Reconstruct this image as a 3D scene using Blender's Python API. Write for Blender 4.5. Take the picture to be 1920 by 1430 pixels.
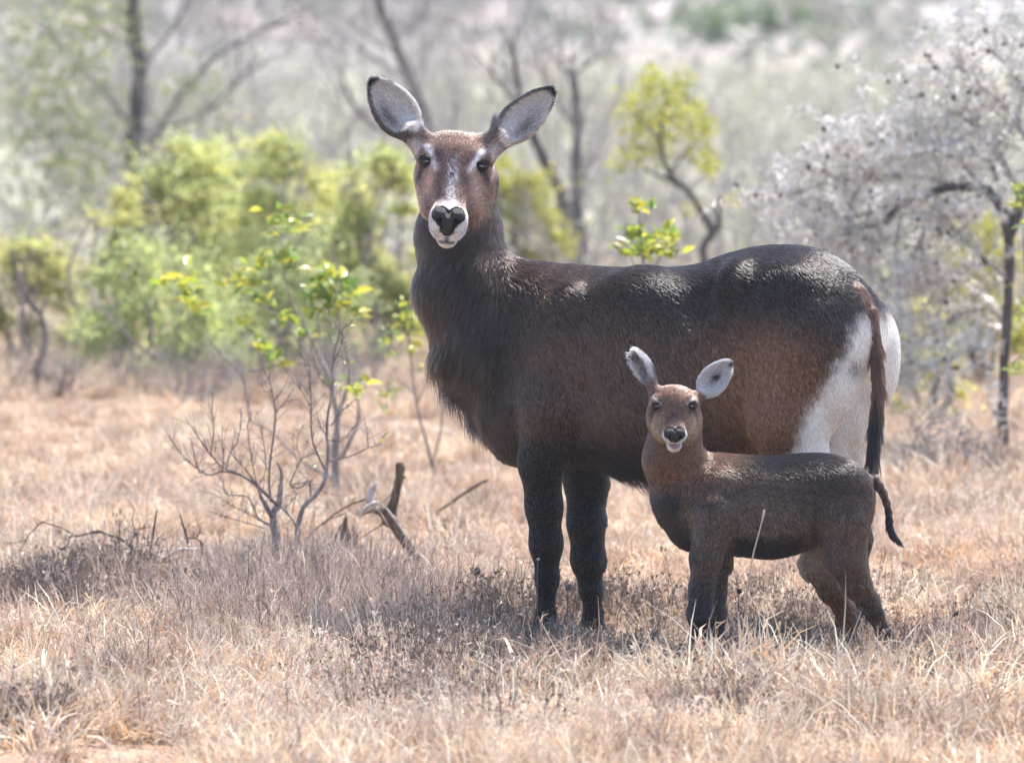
import bpy, math, random
import numpy as np
from mathutils import Vector, noise

for _o in list(bpy.data.objects):
    bpy.data.objects.remove(_o)
SC = bpy.context.scene
COL = SC.collection
R = math.radians
rng = np.random.default_rng(7)
random.seed(7)

# ------------------------------------------------------------------ camera, sky, sun, exposure
CAM_H, CAM_D, FPX, HORIZON = 2.5, 25.0, 14675.0, -252.0
CAM = np.array([0.0, -CAM_D, CAM_H])
PITCH = math.atan((715.0 - HORIZON) / FPX)
FWD = np.array([0, math.cos(PITCH), -math.sin(PITCH)])
UPV = np.array([0, math.sin(PITCH), math.cos(PITCH)])
cam_d = bpy.data.cameras.new('camera')
cam = bpy.data.objects.new('camera', cam_d)
COL.objects.link(cam)
cam.location = CAM
cam.rotation_euler = (math.pi / 2 - PITCH, 0, 0)
cam_d.sensor_width = 36.0
cam_d.lens = FPX / 1920 * 36.0
cam_d.clip_start, cam_d.clip_end = 1.0, 3000.0
cam_d.dof.use_dof = True
cam_d.dof.focus_distance = 24.75
cam_d.dof.aperture_fstop = 3.9
SC.camera = cam

SUN_DIR = Vector((0.27, 0.33, 0.95)).normalized()      # towards the sun: high, behind the animals
sun_el = math.asin(SUN_DIR.z)
sun_az = math.atan2(SUN_DIR.x, SUN_DIR.y)
world = bpy.data.worlds.new('World')
SC.world = world
world.use_nodes = True
wn = world.node_tree
for n in list(wn.nodes):
    wn.nodes.remove(n)
sky = wn.nodes.new('ShaderNodeTexSky')
sky.sky_type = 'NISHITA'
sky.sun_disc = False
sky.sun_elevation = sun_el
sky.sun_rotation = sun_az
sky.air_density = 1.0
sky.dust_density = 1.6
bg = wn.nodes.new('ShaderNodeBackground')
bg.inputs['Strength'].default_value = 0.15
wo = wn.nodes.new('ShaderNodeOutputWorld')
wn.links.new(sky.outputs[0], bg.inputs[0])
wn.links.new(bg.outputs[0], wo.inputs[0])
sun_d = bpy.data.lights.new('sun', 'SUN')
sun_d.energy = 4.7
sun_d.angle = R(0.53)
sun_d.color = (1.0, 0.95, 0.88)
sun = bpy.data.objects.new('sun', sun_d)
sun.rotation_euler = SUN_DIR.to_track_quat('Z', 'Y').to_euler()
sun.location = (0, 0, 30)
COL.objects.link(sun)
SC.view_settings.view_transform = 'Standard'
SC.view_settings.look = 'None'
SC.view_settings.gamma = 1.0
SC.view_settings.use_curve_mapping = False
SC.view_settings.exposure = 1.27
SC.render.engine = 'CYCLES'
cy = SC.cycles
cy.use_denoising = True
try:
    cy.denoiser = 'OPENIMAGEDENOISE'
except Exception:
    pass
cy.max_bounces = 6
cy.diffuse_bounces = 3
cy.glossy_bounces = 2
cy.transmission_bounces = 4
cy.transparent_max_bounces = 8
cy.volume_bounces = 1
cy.sample_clamp_indirect = 6.0
try:
    SC.cycles_curves.shape = 'RIBBONS'
    SC.cycles_curves.subdivisions = 2
except Exception:
    pass

# ------------------------------------------------------------------ helpers
def P(px, py, Y):
    """World point at depth Y that stands at pixel (px, py) of the photograph."""
    d = FWD + (px - 960) / FPX * np.array([1.0, 0, 0]) + (715 - py) / FPX * UPV
    return CAM + d * ((Y + CAM_D) / d[1])

def to_px(p):
    v = np.asarray(p) - CAM
    w = v @ FWD
    return 960 + FPX * v[..., 0] / w, 715 - FPX * (v @ UPV) / w

def tag(o, label=None, cat=None, group=None, kind=None):
    if label: o['label'] = label
    if cat: o['category'] = cat
    if group: o['group'] = group
    if kind: o['kind'] = kind
    return o

def empty(name, loc, label=None, cat=None, group=None, rz=0.0):
    o = bpy.data.objects.new(name, None)
    o.empty_display_size = 0.1
    COL.objects.link(o)
    o.location = tuple(loc)
    o.rotation_euler = (0, 0, rz)
    return tag(o, label, cat, group)

def link_mesh(name, me, mats, parent=None, world_space=True):
    o = bpy.data.objects.new(name, me)
    COL.objects.link(o)
    for m in (mats if isinstance(mats, (list, tuple)) else [mats]):
        if m and m.name not in [x.name for x in me.materials if x]:
            me.materials.append(m)
    if parent is not None:
        o.parent = parent
        if world_space:
            o.location = -Vector(parent.location)
    return o

def np_mesh(name, V, F, cols=None, smooth=True):
    """Mesh from numpy arrays: V (n,3), F (m,k) of one polygon size, cols (n,3) -> point colour 'col'."""
    V = np.ascontiguousarray(V, dtype=np.float32)
    F = np.ascontiguousarray(F, dtype=np.int32)
    me = bpy.data.meshes.new(name)
    k = F.shape[1]
    me.vertices.add(len(V)); me.vertices.foreach_set('co', V.ravel())
    me.loops.add(F.size); me.loops.foreach_set('vertex_index', F.ravel())
    me.polygons.add(len(F))
    me.polygons.foreach_set('loop_start', np.arange(0, F.size, k, dtype=np.int32))
    me.polygons.foreach_set('use_smooth', np.full(len(F), smooth, dtype=bool))
    me.update(calc_edges=True)
    if cols is not None:
        a = me.attributes.new('col', 'FLOAT_COLOR', 'POINT')
        c4 = np.ones((len(V), 4), dtype=np.float32); c4[:, :3] = cols
        a.data.foreach_set('color', c4.ravel())
    return me

def nodes_of(name):
    m = bpy.data.materials.new(name); m.use_nodes = True
    nt = m.node_tree
    for n in list(nt.nodes): nt.nodes.remove(n)
    out = nt.nodes.new('ShaderNodeOutputMaterial')
    return m, nt, out

def N(nt, t, **kw):
    n = nt.nodes.new(t)
    for k, v in kw.items():
        if k in n.inputs: n.inputs[k].default_value = v
        else: setattr(n, k, v)
    return n

def mat_plain(name, col, rough=0.7, col2=None, scale=20.0, spec=0.3, bump=0.0, trans=0.0, detail=4.0, stretch=(1, 1, 1)):
    """Principled material with noise mottling between two colours; trans = share of leaf translucency."""
    m, nt, out = nodes_of(name)
    b = N(nt, 'ShaderNodeBsdfPrincipled', Roughness=rough)
    b.inputs['Specular IOR Level'].default_value = spec
    tc = N(nt, 'ShaderNodeTexCoord')
    mp = N(nt, 'ShaderNodeMapping'); mp.inputs['Scale'].default_value = stretch
    nt.links.new(tc.outputs['Object'], mp.inputs[0])
    no = N(nt, 'ShaderNodeTexNoise', Scale=scale, Detail=detail, Roughness=0.65)
    nt.links.new(mp.outputs[0], no.inputs['Vector'])
    mix = N(nt, 'ShaderNodeMix', data_type='RGBA')
    mix.inputs[6].default_value = (*col, 1); mix.inputs[7].default_value = (*(col2 or tuple(c * 0.6 for c in col)), 1)
    rp = N(nt, 'ShaderNodeValToRGB'); rp.color_ramp.elements[0].position = .38; rp.color_ramp.elements[1].position = .62
    nt.links.new(no.outputs[0], rp.inputs[0]); nt.links.new(rp.outputs[0], mix.inputs[0])
    nt.links.new(mix.outputs[2], b.inputs['Base Color'])
    if bump:
        bp = N(nt, 'ShaderNodeBump', Strength=bump, Distance=0.01)
        nt.links.new(no.outputs[0], bp.inputs['Height']); nt.links.new(bp.outputs[0], b.inputs['Normal'])
    res = b.outputs[0]
    if trans:
        tr = N(nt, 'ShaderNodeBsdfTranslucent'); nt.links.new(mix.outputs[2], tr.inputs[0])
        ms = N(nt, 'ShaderNodeMixShader', Fac=trans)
        nt.links.new(b.outputs[0], ms.inputs[1]); nt.links.new(tr.outputs[0], ms.inputs[2]); res = ms.outputs[0]
    nt.links.new(res, out.inputs[0])
    return m

def mat_attr(name, rough=0.8, trans=0.0, spec=0.2, gain=1.0, vary=0.0, tint=None, nscale=1.2):
    """Material that reads the real colour of each piece from the attribute 'col' (grass, leaves, coats)."""
    m, nt, out = nodes_of(name)
    at = N(nt, 'ShaderNodeAttribute', attribute_name='col')
    c = at.outputs['Color']
    if tint is not None:      # patches of another soil / plant colour across the place
        ge = N(nt, 'ShaderNodeNewGeometry')
        no = N(nt, 'ShaderNodeTexNoise', Scale=nscale, Detail=3.0)
        nt.links.new(ge.outputs['Position'], no.inputs['Vector'])
        rp = N(nt, 'ShaderNodeValToRGB'); rp.color_ramp.elements[0].position = .42; rp.color_ramp.elements[1].position = .6
        nt.links.new(no.outputs[0], rp.inputs[0])
        mx = N(nt, 'ShaderNodeMix', data_type='RGBA', blend_type='MULTIPLY')
        nt.links.new(rp.outputs[0], mx.inputs[0]); nt.links.new(c, mx.inputs[6]); mx.inputs[7].default_value = (*tint, 1)
        c = mx.outputs[2]
    if vary:
        oi = N(nt, 'ShaderNodeObjectInfo')
        hs = N(nt, 'ShaderNodeHueSaturation')
        mr = N(nt, 'ShaderNodeMapRange'); mr.inputs[3].default_value = 1 - vary; mr.inputs[4].default_value = 1 + vary
        nt.links.new(oi.outputs['Random'], mr.inputs[0]); nt.links.new(mr.outputs[0], hs.inputs['Value'])
        nt.links.new(c, hs.inputs['Color']); c = hs.outputs[0]
    b = N(nt, 'ShaderNodeBsdfPrincipled', Roughness=rough)
    b.inputs['Specular IOR Level'].default_value = spec
    nt.links.new(c, b.inputs['Base Color'])
    res = b.outputs[0]
    if trans:
        tr = N(nt, 'ShaderNodeBsdfTranslucent'); nt.links.new(c, tr.inputs[0])
        ms = N(nt, 'ShaderNodeMixShader', Fac=trans)
        nt.links.new(res, ms.inputs[1]); nt.links.new(tr.outputs[0], ms.inputs[2]); res = ms.outputs[0]
    nt.links.new(res, out.inputs[0])
    return m

def vnoise(p, s, seed=0.0):
    """Cheap smooth 3-D value noise in numpy, p (n,3), returns (n,) in 0..1."""
    q = np.asarray(p) * s + seed * 17.31
    i = np.floor(q).astype(np.int64); f = q - i
    f = f * f * (3 - 2 * f)
    def h(a, b, c):
        v = (a * 374761393 + b * 668265263 + c * 2147483647 + 1274126177) & 0xFFFFFFFF
        v = ((v ^ (v >> 13)) * 1274126177) & 0xFFFFFFFF
        return ((v ^ (v >> 16)) & 0xFFFF) / 65535.0
    r = 0
    for dx in (0, 1):
        for dy in (0, 1):
            for dz in (0, 1):
                w = (f[:, 0] if dx else 1 - f[:, 0]) * (f[:, 1] if dy else 1 - f[:, 1]) * (f[:, 2] if dz else 1 - f[:, 2])
                r = r + w * h(i[:, 0] + dx, i[:, 1] + dy, i[:, 2] + dz)
    return r

def sstep(x, a, b):
    t = np.clip((x - a) / (b - a), 0, 1)
    return t * t * (3 - 2 * t)

def tube_arrays(pts, rads, n=7, cap=True, rough=0.0, seed=0):
    """Tapered tube along points -> V, F (quads)."""
    pts = np.asarray(pts, float); rads = np.asarray(rads, float)
    m = len(pts)
    T = np.gradient(pts, axis=0); T /= np.linalg.norm(T, axis=1)[:, None] + 1e-9
    ref = np.array([0.13, 0.9, 0.3]); 
    if abs(T.mean(0) @ ref) > .9 * np.linalg.norm(T.mean(0)): ref = np.array([1.0, .1, 0])
    U = np.cross(T, ref); U /= np.linalg.norm(U, axis=1)[:, None] + 1e-9
    W = np.cross(T, U)
    an = np.linspace(0, 2 * np.pi, n, endpoint=False)
    rr = rads[:, None] * np.ones(n)
    if rough:
        g = np.random.default_rng(seed)
        rr = rr * (1 + rough * g.uniform(-1, 1, rr.shape))
    V = pts[:, None, :] + (U[:, None, :] * np.cos(an)[None, :, None] + W[:, None, :] * np.sin(an)[None, :, None]) * rr[..., None]
    V = V.reshape(-1, 3)
    F = []
    for i in range(m - 1):
        for j in range(n):
            k = (j + 1) % n
            F.append((i * n + j, i * n + k, (i + 1) * n + k, (i + 1) * n + j))
    if cap:
        V = np.vstack([V, pts[:1], pts[-1:]])
        a, b = m * n, m * n + 1
        for j in range(n):
            k = (j + 1) % n
            F.append((a, k, j, a)); F.append((b, (m - 1) * n + j, (m - 1) * n + k, b))
    return V, F

class MB:
    """Collects faces of mixed size and links them as ONE mesh object."""
    def __init__(s): s.V = []; s.F = []; s.C = []; s.n = 0
    def add(s, V, F, col=None):
        V = np.asarray(V, float)
        for f in F:
            f = [int(i) + s.n for i in dict.fromkeys(f)]
            if len(f) > 2: s.F.append(f)
        s.V.append(V); s.n += len(V)
        s.C.append(np.tile(np.array(col if col is not None else (1, 1, 1), float), (len(V), 1)) if col is None or np.ndim(col) == 1 else np.asarray(col))
        return s
    def tube(s, pts, rads, n=7, col=None, **k):
        V, F = tube_arrays(pts, rads, n, **k); return s.add(V, F, col)
    def mesh(s, name, smooth=True):
        me = bpy.data.meshes.new(name)
        V = np.vstack(s.V)
        me.from_pydata(V.tolist(), [], s.F)
        me.polygons.foreach_set('use_smooth', [smooth] * len(me.polygons))
        a = me.attributes.new('col', 'FLOAT_COLOR', 'POINT')
        c4 = np.ones((len(V), 4), dtype=np.float32); c4[:, :3] = np.vstack(s.C)
        a.data.foreach_set('color', c4.ravel())
        me.update()
        return me
    def build(s, name, mat, parent=None, smooth=True):
        return link_mesh(name, s.mesh(name, smooth), mat, parent)

def smooth_path(pts, k=6):
    """Catmull-Rom through the rows of pts (any number of columns)."""
    pts = np.asarray(pts, float)
    if len(pts) < 3:
        t = np.linspace(0, 1, k + 1)[:, None]
        return pts[0] * (1 - t) + pts[-1] * t
    q = np.vstack([2 * pts[0] - pts[1], pts, 2 * pts[-1] - pts[-2]])
    out = []
    for i in range(1, len(q) - 2):
        for t in np.linspace(0, 1, k, endpoint=False):
            out.append(.5 * ((2 * q[i]) + (-q[i - 1] + q[i + 1]) * t + (2 * q[i - 1] - 5 * q[i] + 4 * q[i + 1] - q[i + 2]) * t * t
                             + (-q[i - 1] + 3 * q[i] - 3 * q[i + 1] + q[i + 2]) * t ** 3))
    out.append(q[-2])
    return np.array(out)
# ------------------------------------------------------------------ ground
def ground_z(x, y):
    """Height of the ground: flat savanna with small humps, rising to the far hillside."""
    x = np.asarray(x, float); y = np.asarray(y, float)
    p = np.stack([x, y, np.zeros_like(x)], -1).reshape(-1, 3)
    near = (vnoise(p, 1.1, 3) - .5) * .05 + (vnoise(p, 2.7, 4) - .5) * .02
    near = near.reshape(x.shape)
    # flattened where the animals stand
    keep = sstep(np.hypot((x - .55) / 1.3, (y + .3) / .9), .8, 1.5)
    z = near * (.25 + .75 * keep)
    z = z + .030 * np.exp(-((x - 1.15) / .28) ** 2 - ((y + .6) / .25) ** 2)
    far = (vnoise(p, .02, 5) - .5).reshape(x.shape)
    z = z + 13 * sstep(y, 55, 300) * (.8 + .8 * far) * (y / 300.) + sstep(y, 300, 900) * 60
    return z

def G(px, py, lift=0.0):
    """Ground point under pixel (px, py)."""
    d = FWD + (px - 960) / FPX * np.array([1.0, 0, 0]) + (715 - py) / FPX * UPV
    t = -CAM[2] / d[2]
    p = CAM + d * t
    for _ in range(12):
        z = float(ground_z(np.array([p[0]]), np.array([p[1]]))[0])
        p = CAM + d * ((z - CAM[2]) / d[2])
    p[2] += lift
    return p

def make_ground():
    ys = np.concatenate([np.arange(-40, -6, 1.0), np.arange(-6, 16, .06), np.arange(16, 40, .4), np.geomspace(40, 1500, 90)])
    xs_n = np.concatenate([-np.geomspace(5, 700, 44)[::-1], np.arange(-4.9, 4.95, .1), np.geomspace(5, 700, 44)])
    X, Y = np.meshgrid(xs_n, ys)
    Z = ground_z(X, Y)
    V = np.stack([X, Y, Z], -1).reshape(-1, 3)
    ny, nx = X.shape
    i = np.arange((ny - 1) * nx).reshape(ny - 1, nx)[:, :-1].ravel()
    F = np.stack([i, i + 1, i + nx + 1, i + nx], 1)
    me = np_mesh('ground', V, F)
    m, nt, out = nodes_of('dry_soil')
    ge = N(nt, 'ShaderNodeNewGeometry')
    n1 = N(nt, 'ShaderNodeTexNoise', Scale=1.6, Detail=6.0, Roughness=.6)
    n2 = N(nt, 'ShaderNodeTexNoise', Scale=.04, Detail=2.5, Roughness=.5)
    n3 = N(nt, 'ShaderNodeTexNoise', Scale=38.0, Detail=5.0, Roughness=.7)
    for n in (n1, n2, n3): nt.links.new(ge.outputs['Position'], n.inputs['Vector'])
    r1 = N(nt, 'ShaderNodeValToRGB')
    r1.color_ramp.elements[0].position = .35; r1.color_ramp.elements[0].color = (.25, .175, .125, 1)
    r1.color_ramp.elements[1].position = .68; r1.color_ramp.elements[1].color = (.42, .32, .24, 1)
    nt.links.new(n1.outputs[0], r1.inputs[0])
    # far slopes: pinkish bare soil between grey-green scrub, distance haze put into the colours
    r2 = N(nt, 'ShaderNodeValToRGB')
    e = r2.color_ramp.elements
    e[0].position = .40; e[0].color = (.18, .18, .19, 1)
    e[1].position = .60; e[1].color = (.44, .36, .355, 1)
    k = e.new(.5); k.color = (.29, .265, .265, 1)
    nt.links.new(n2.outputs[0], r2.inputs[0])
    sx = N(nt, 'ShaderNodeSeparateXYZ'); nt.links.new(ge.outputs['Position'], sx.inputs[0])
    mr = N(nt, 'ShaderNodeMapRange'); mr.inputs[1].default_value = 13; mr.inputs[2].default_value = 20
    nt.links.new(sx.outputs['Y'], mr.inputs[0])
    # grey olive herb layer between the bushes and the hillside
    m0 = N(nt, 'ShaderNodeMapRange'); m0.inputs[1].default_value = 60; m0.inputs[2].default_value = 95
    nt.links.new(sx.outputs['Y'], m0.inputs[0])
    mo = N(nt, 'ShaderNodeMix', data_type='RGBA'); mo.inputs[6].default_value = (.31, .29, .235, 1)
    nt.links.new(m0.outputs[0], mo.inputs[0]); nt.links.new(r2.outputs[0], mo.inputs[7])
    mx = N(nt, 'ShaderNodeMix', data_type='RGBA')
    nt.links.new(mr.outputs[0], mx.inputs[0]); nt.links.new(r1.outputs[0], mx.inputs[6]); nt.links.new(mo.outputs[2], mx.inputs[7])
    b = N(nt, 'ShaderNodeBsdfPrincipled', Roughness=.95)
    b.inputs['Specular IOR Level'].default_value = .1
    bp = N(nt, 'ShaderNodeBump', Strength=.6, Distance=.02)
    nt.links.new(n3.outputs[0], bp.inputs['Height']); nt.links.new(bp.outputs[0], b.inputs['Normal'])
    nt.links.new(mx.outputs[2], b.inputs['Base Color']); nt.links.new(b.outputs[0], out.inputs[0])
    tag(link_mesh('ground', me, m), 'dry pinkish brown savanna soil rising to a far scrubby hillside', kind='structure')
make_ground()
# ------------------------------------------------------------------ bodies as blended volumes
class Prim:
    """A volume with a signed distance f(p), plus how its hair lies: direction, length, lift."""
    def __init__(s, f, hdir=(0, 0, -1), hlen=.016, lift=.25, k=.03, dens=1.0, sub=False, ball=None):
        s.f = f; s.ball = ball; s.hdir = np.asarray(hdir, float) if not callable(hdir) else hdir
        s.hlen = hlen; s.lift = lift; s.k = k; s.dens = dens; s.sub = sub

def cone(a, b, ra, rb, **kw):
    """Tapered capsule."""
    a = np.asarray(a, float); b = np.asarray(b, float); ab = b - a; L2 = ab @ ab
    def f(p):
        t = np.clip(((p - a) @ ab) / L2, 0, 1)
        return np.linalg.norm(p - a - t[:, None] * ab, axis=1) - (ra + (rb - ra) * t)
    kw.setdefault('hdir', ab / math.sqrt(L2))
    return Prim(f, ball=((a + b) / 2, math.sqrt(L2) / 2 + max(ra, rb)), **kw)

def ell(c, axes, rad, **kw):
    """Ellipsoid: axes = three unit rows, rad = three radii."""
    c = np.asarray(c, float); A = np.asarray(axes, float); rad = np.asarray(rad, float)
    def f(p):
        q = (p - c) @ A.T
        k0 = np.linalg.norm(q / rad, axis=1); k1 = np.linalg.norm(q / rad ** 2, axis=1)
        return k0 * (k0 - 1) / (k1 + 1e-9)
    return Prim(f, ball=(c, rad.max()), **kw)

def loft(o, ax, lat, up, st, pw=2.0, **kw):
    """Straight loft: st rows = (s, centre lateral, centre up, half width, half height)."""
    o, ax, lat, up = (np.asarray(v, float) for v in (o, ax, lat, up))
    st = smooth_path(st, 5)
    S = st[:, 0]
    def f(p):
        q = p - o
        s = q @ ax
        sc = np.clip(s, S[0], S[-1])
        cl, cu, w, h = (np.interp(sc, S, st[:, i]) for i in (1, 2, 3, 4))
        l = (q @ lat) - cl; u = (q @ up) - cu
        k = (np.abs(l / w) ** pw + np.abs(u / h) ** pw) ** (1 / pw)
        d = (k - 1) * np.minimum(w, h)
        e = np.maximum(S[0] - s, s - S[-1])
        return np.where(e > 0, np.hypot(np.maximum(d, 0), e), d)
    kw.setdefault('hdir', ax)
    return Prim(f, **kw)

def eval_sdf(prims, p):
    D = np.full(len(p), 1.0)
    for pr in prims:
        k = pr.k
        if pr.ball is None: m = slice(None)
        else:
            e = p - pr.ball[0]
            m = np.nonzero((e * e).sum(1) < (pr.ball[1] + .03 + k * 1.2) ** 2)[0]
            if not len(m): continue
        v = pr.f(p[m]); d = D[m]
        if pr.sub:
            v = -v; h = np.clip(.5 - .5 * (v - d) / k, 0, 1); d = v * (1 - h) + d * h + k * h * (1 - h)
        else:
            h = np.clip(.5 + .5 * (d - v) / k, 0, 1); d = d * (1 - h) + v * h - k * h * (1 - h)
        D[m] = d
    return D

def grad_sdf(prims, p, e=.002):
    g = np.empty_like(p)
    for i in range(3):
        d = np.zeros(3); d[i] = e
        g[:, i] = eval_sdf(prims, p + d) - eval_sdf(prims, p - d)
    return g / (np.linalg.norm(g, axis=1)[:, None] + 1e-12)

def polygonize(prims, lo, hi, h):
    lo = np.asarray(lo, float); B = 8
    nb = np.ceil((np.asarray(hi) - lo) / (h * B)).astype(int)
    n = nb * B + 1
    D = np.full(n, 1.0, dtype=np.float32)
    bi = np.stack(np.meshgrid(*[np.arange(k) for k in nb], indexing='ij'), -1).reshape(-1, 3)
    cen = lo + (bi + .5) * B * h
    dc = eval_sdf(prims, cen)
    for j in np.nonzero(dc < 0)[0]:
        a = bi[j] * B
        D[a[0]:a[0] + B + 1, a[1]:a[1] + B + 1, a[2]:a[2] + B + 1] = -1.0
    near = bi[np.abs(dc) < B * h * 1.15 + .012]
    off = np.stack(np.meshgrid(*[np.arange(B + 1)] * 3, indexing='ij'), -1).reshape(-1, 3)
    for c in range(0, len(near), 300):
        idx = (near[c:c + 300, None, :] * B + off[None]).reshape(-1, 3)
        D[idx[:, 0], idx[:, 1], idx[:, 2]] = eval_sdf(prims, lo + idx * h)
    ins = D < 0
    cnt = np.zeros(n - 1, dtype=np.int8)
    corners = [(i, j, k) for i in (0, 1) for j in (0, 1) for k in (0, 1)]
    m = n - 1
    for (i, j, k) in corners:
        cnt += ins[i:i + m[0], j:j + m[1], k:k + m[2]]
    act = np.argwhere((cnt > 0) & (cnt < 8))
    vid = -np.ones(n - 1, dtype=np.int32)
    vid[act[:, 0], act[:, 1], act[:, 2]] = np.arange(len(act))
    acc = np.zeros((len(act), 3)); w = np.zeros(len(act))
    val = {c: D[act[:, 0] + c[0], act[:, 1] + c[1], act[:, 2] + c[2]] for c in corners}
    for a in corners:
        for ax in range(3):
            if a[ax]: continue
            b = list(a); b[ax] = 1; b = tuple(b)
            va, vb = val[a], val[b]
            cr = (va < 0) != (vb < 0)
            t = np.where(cr, va / (va - vb + 1e-12), 0)
            pos = np.array(a, float) + t[:, None] * (np.array(b) - np.array(a))
            acc += pos * cr[:, None]; w += cr
    V = lo + (act + acc / w[:, None]) * h
    F = []
    for ax in range(3):
        o1, o2 = [(1, 2), (2, 0), (0, 1)][ax]
        s0 = [slice(None)] * 3; s1 = [slice(None)] * 3
        s0[ax] = slice(0, -1); s1[ax] = slice(1, None)
        a = ins[tuple(s0)]; b = ins[tuple(s1)]
        E = np.argwhere(a != b)
        ok = (E[:, o1] > 0) & (E[:, o2] > 0) & (E[:, o1] < n[o1] - 1) & (E[:, o2] < n[o2] - 1)
        E = E[ok]
        u = np.zeros(3, int); u[o1] = 1; v = np.zeros(3, int); v[o2] = 1
        q = np.stack([vid[tuple((E - u - v).T)], vid[tuple((E - v).T)], vid[tuple(E.T)], vid[tuple((E - u).T)]], 1)
        fl = b[tuple(E.T)]
        q[fl] = q[fl][:, ::-1]
        F.append(q)
    F = np.vstack(F)
    F = F[(F >= 0).all(1)]
    g = grad_sdf(prims, V)
    V = V - g * np.clip(eval_sdf(prims, V), -.5 * h, .5 * h)[:, None] * .9
    return V, F

def biggest(V, F):
    """Keep the largest connected piece."""
    lab = np.arange(len(V))
    while True:
        m = lab[F].min(1); new = lab.copy()
        for c in range(4): np.minimum.at(new, F[:, c], m)
        new = new[new]
        if (new == lab).all(): break
        lab = new
    ids, ct = np.unique(lab, return_counts=True)
    k = lab == ids[ct.argmax()]
    mp = np.cumsum(k) - 1
    return V[k], mp[F[k[F].all(1)]]

def face_normals(V, F):
    n = np.cross(V[F[:, 2]] - V[F[:, 0]], V[F[:, 3]] - V[F[:, 1]])
    n /= np.linalg.norm(n, axis=1)[:, None] + 1e-12
    vn = np.zeros_like(V)
    for i in range(4): 
        for k in range(3): vn[:, k] += np.bincount(F[:, i], n[:, k], len(V))
    m = vn[F].sum(1)
    return m / (np.linalg.norm(m, axis=1)[:, None] + 1e-12)

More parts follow.
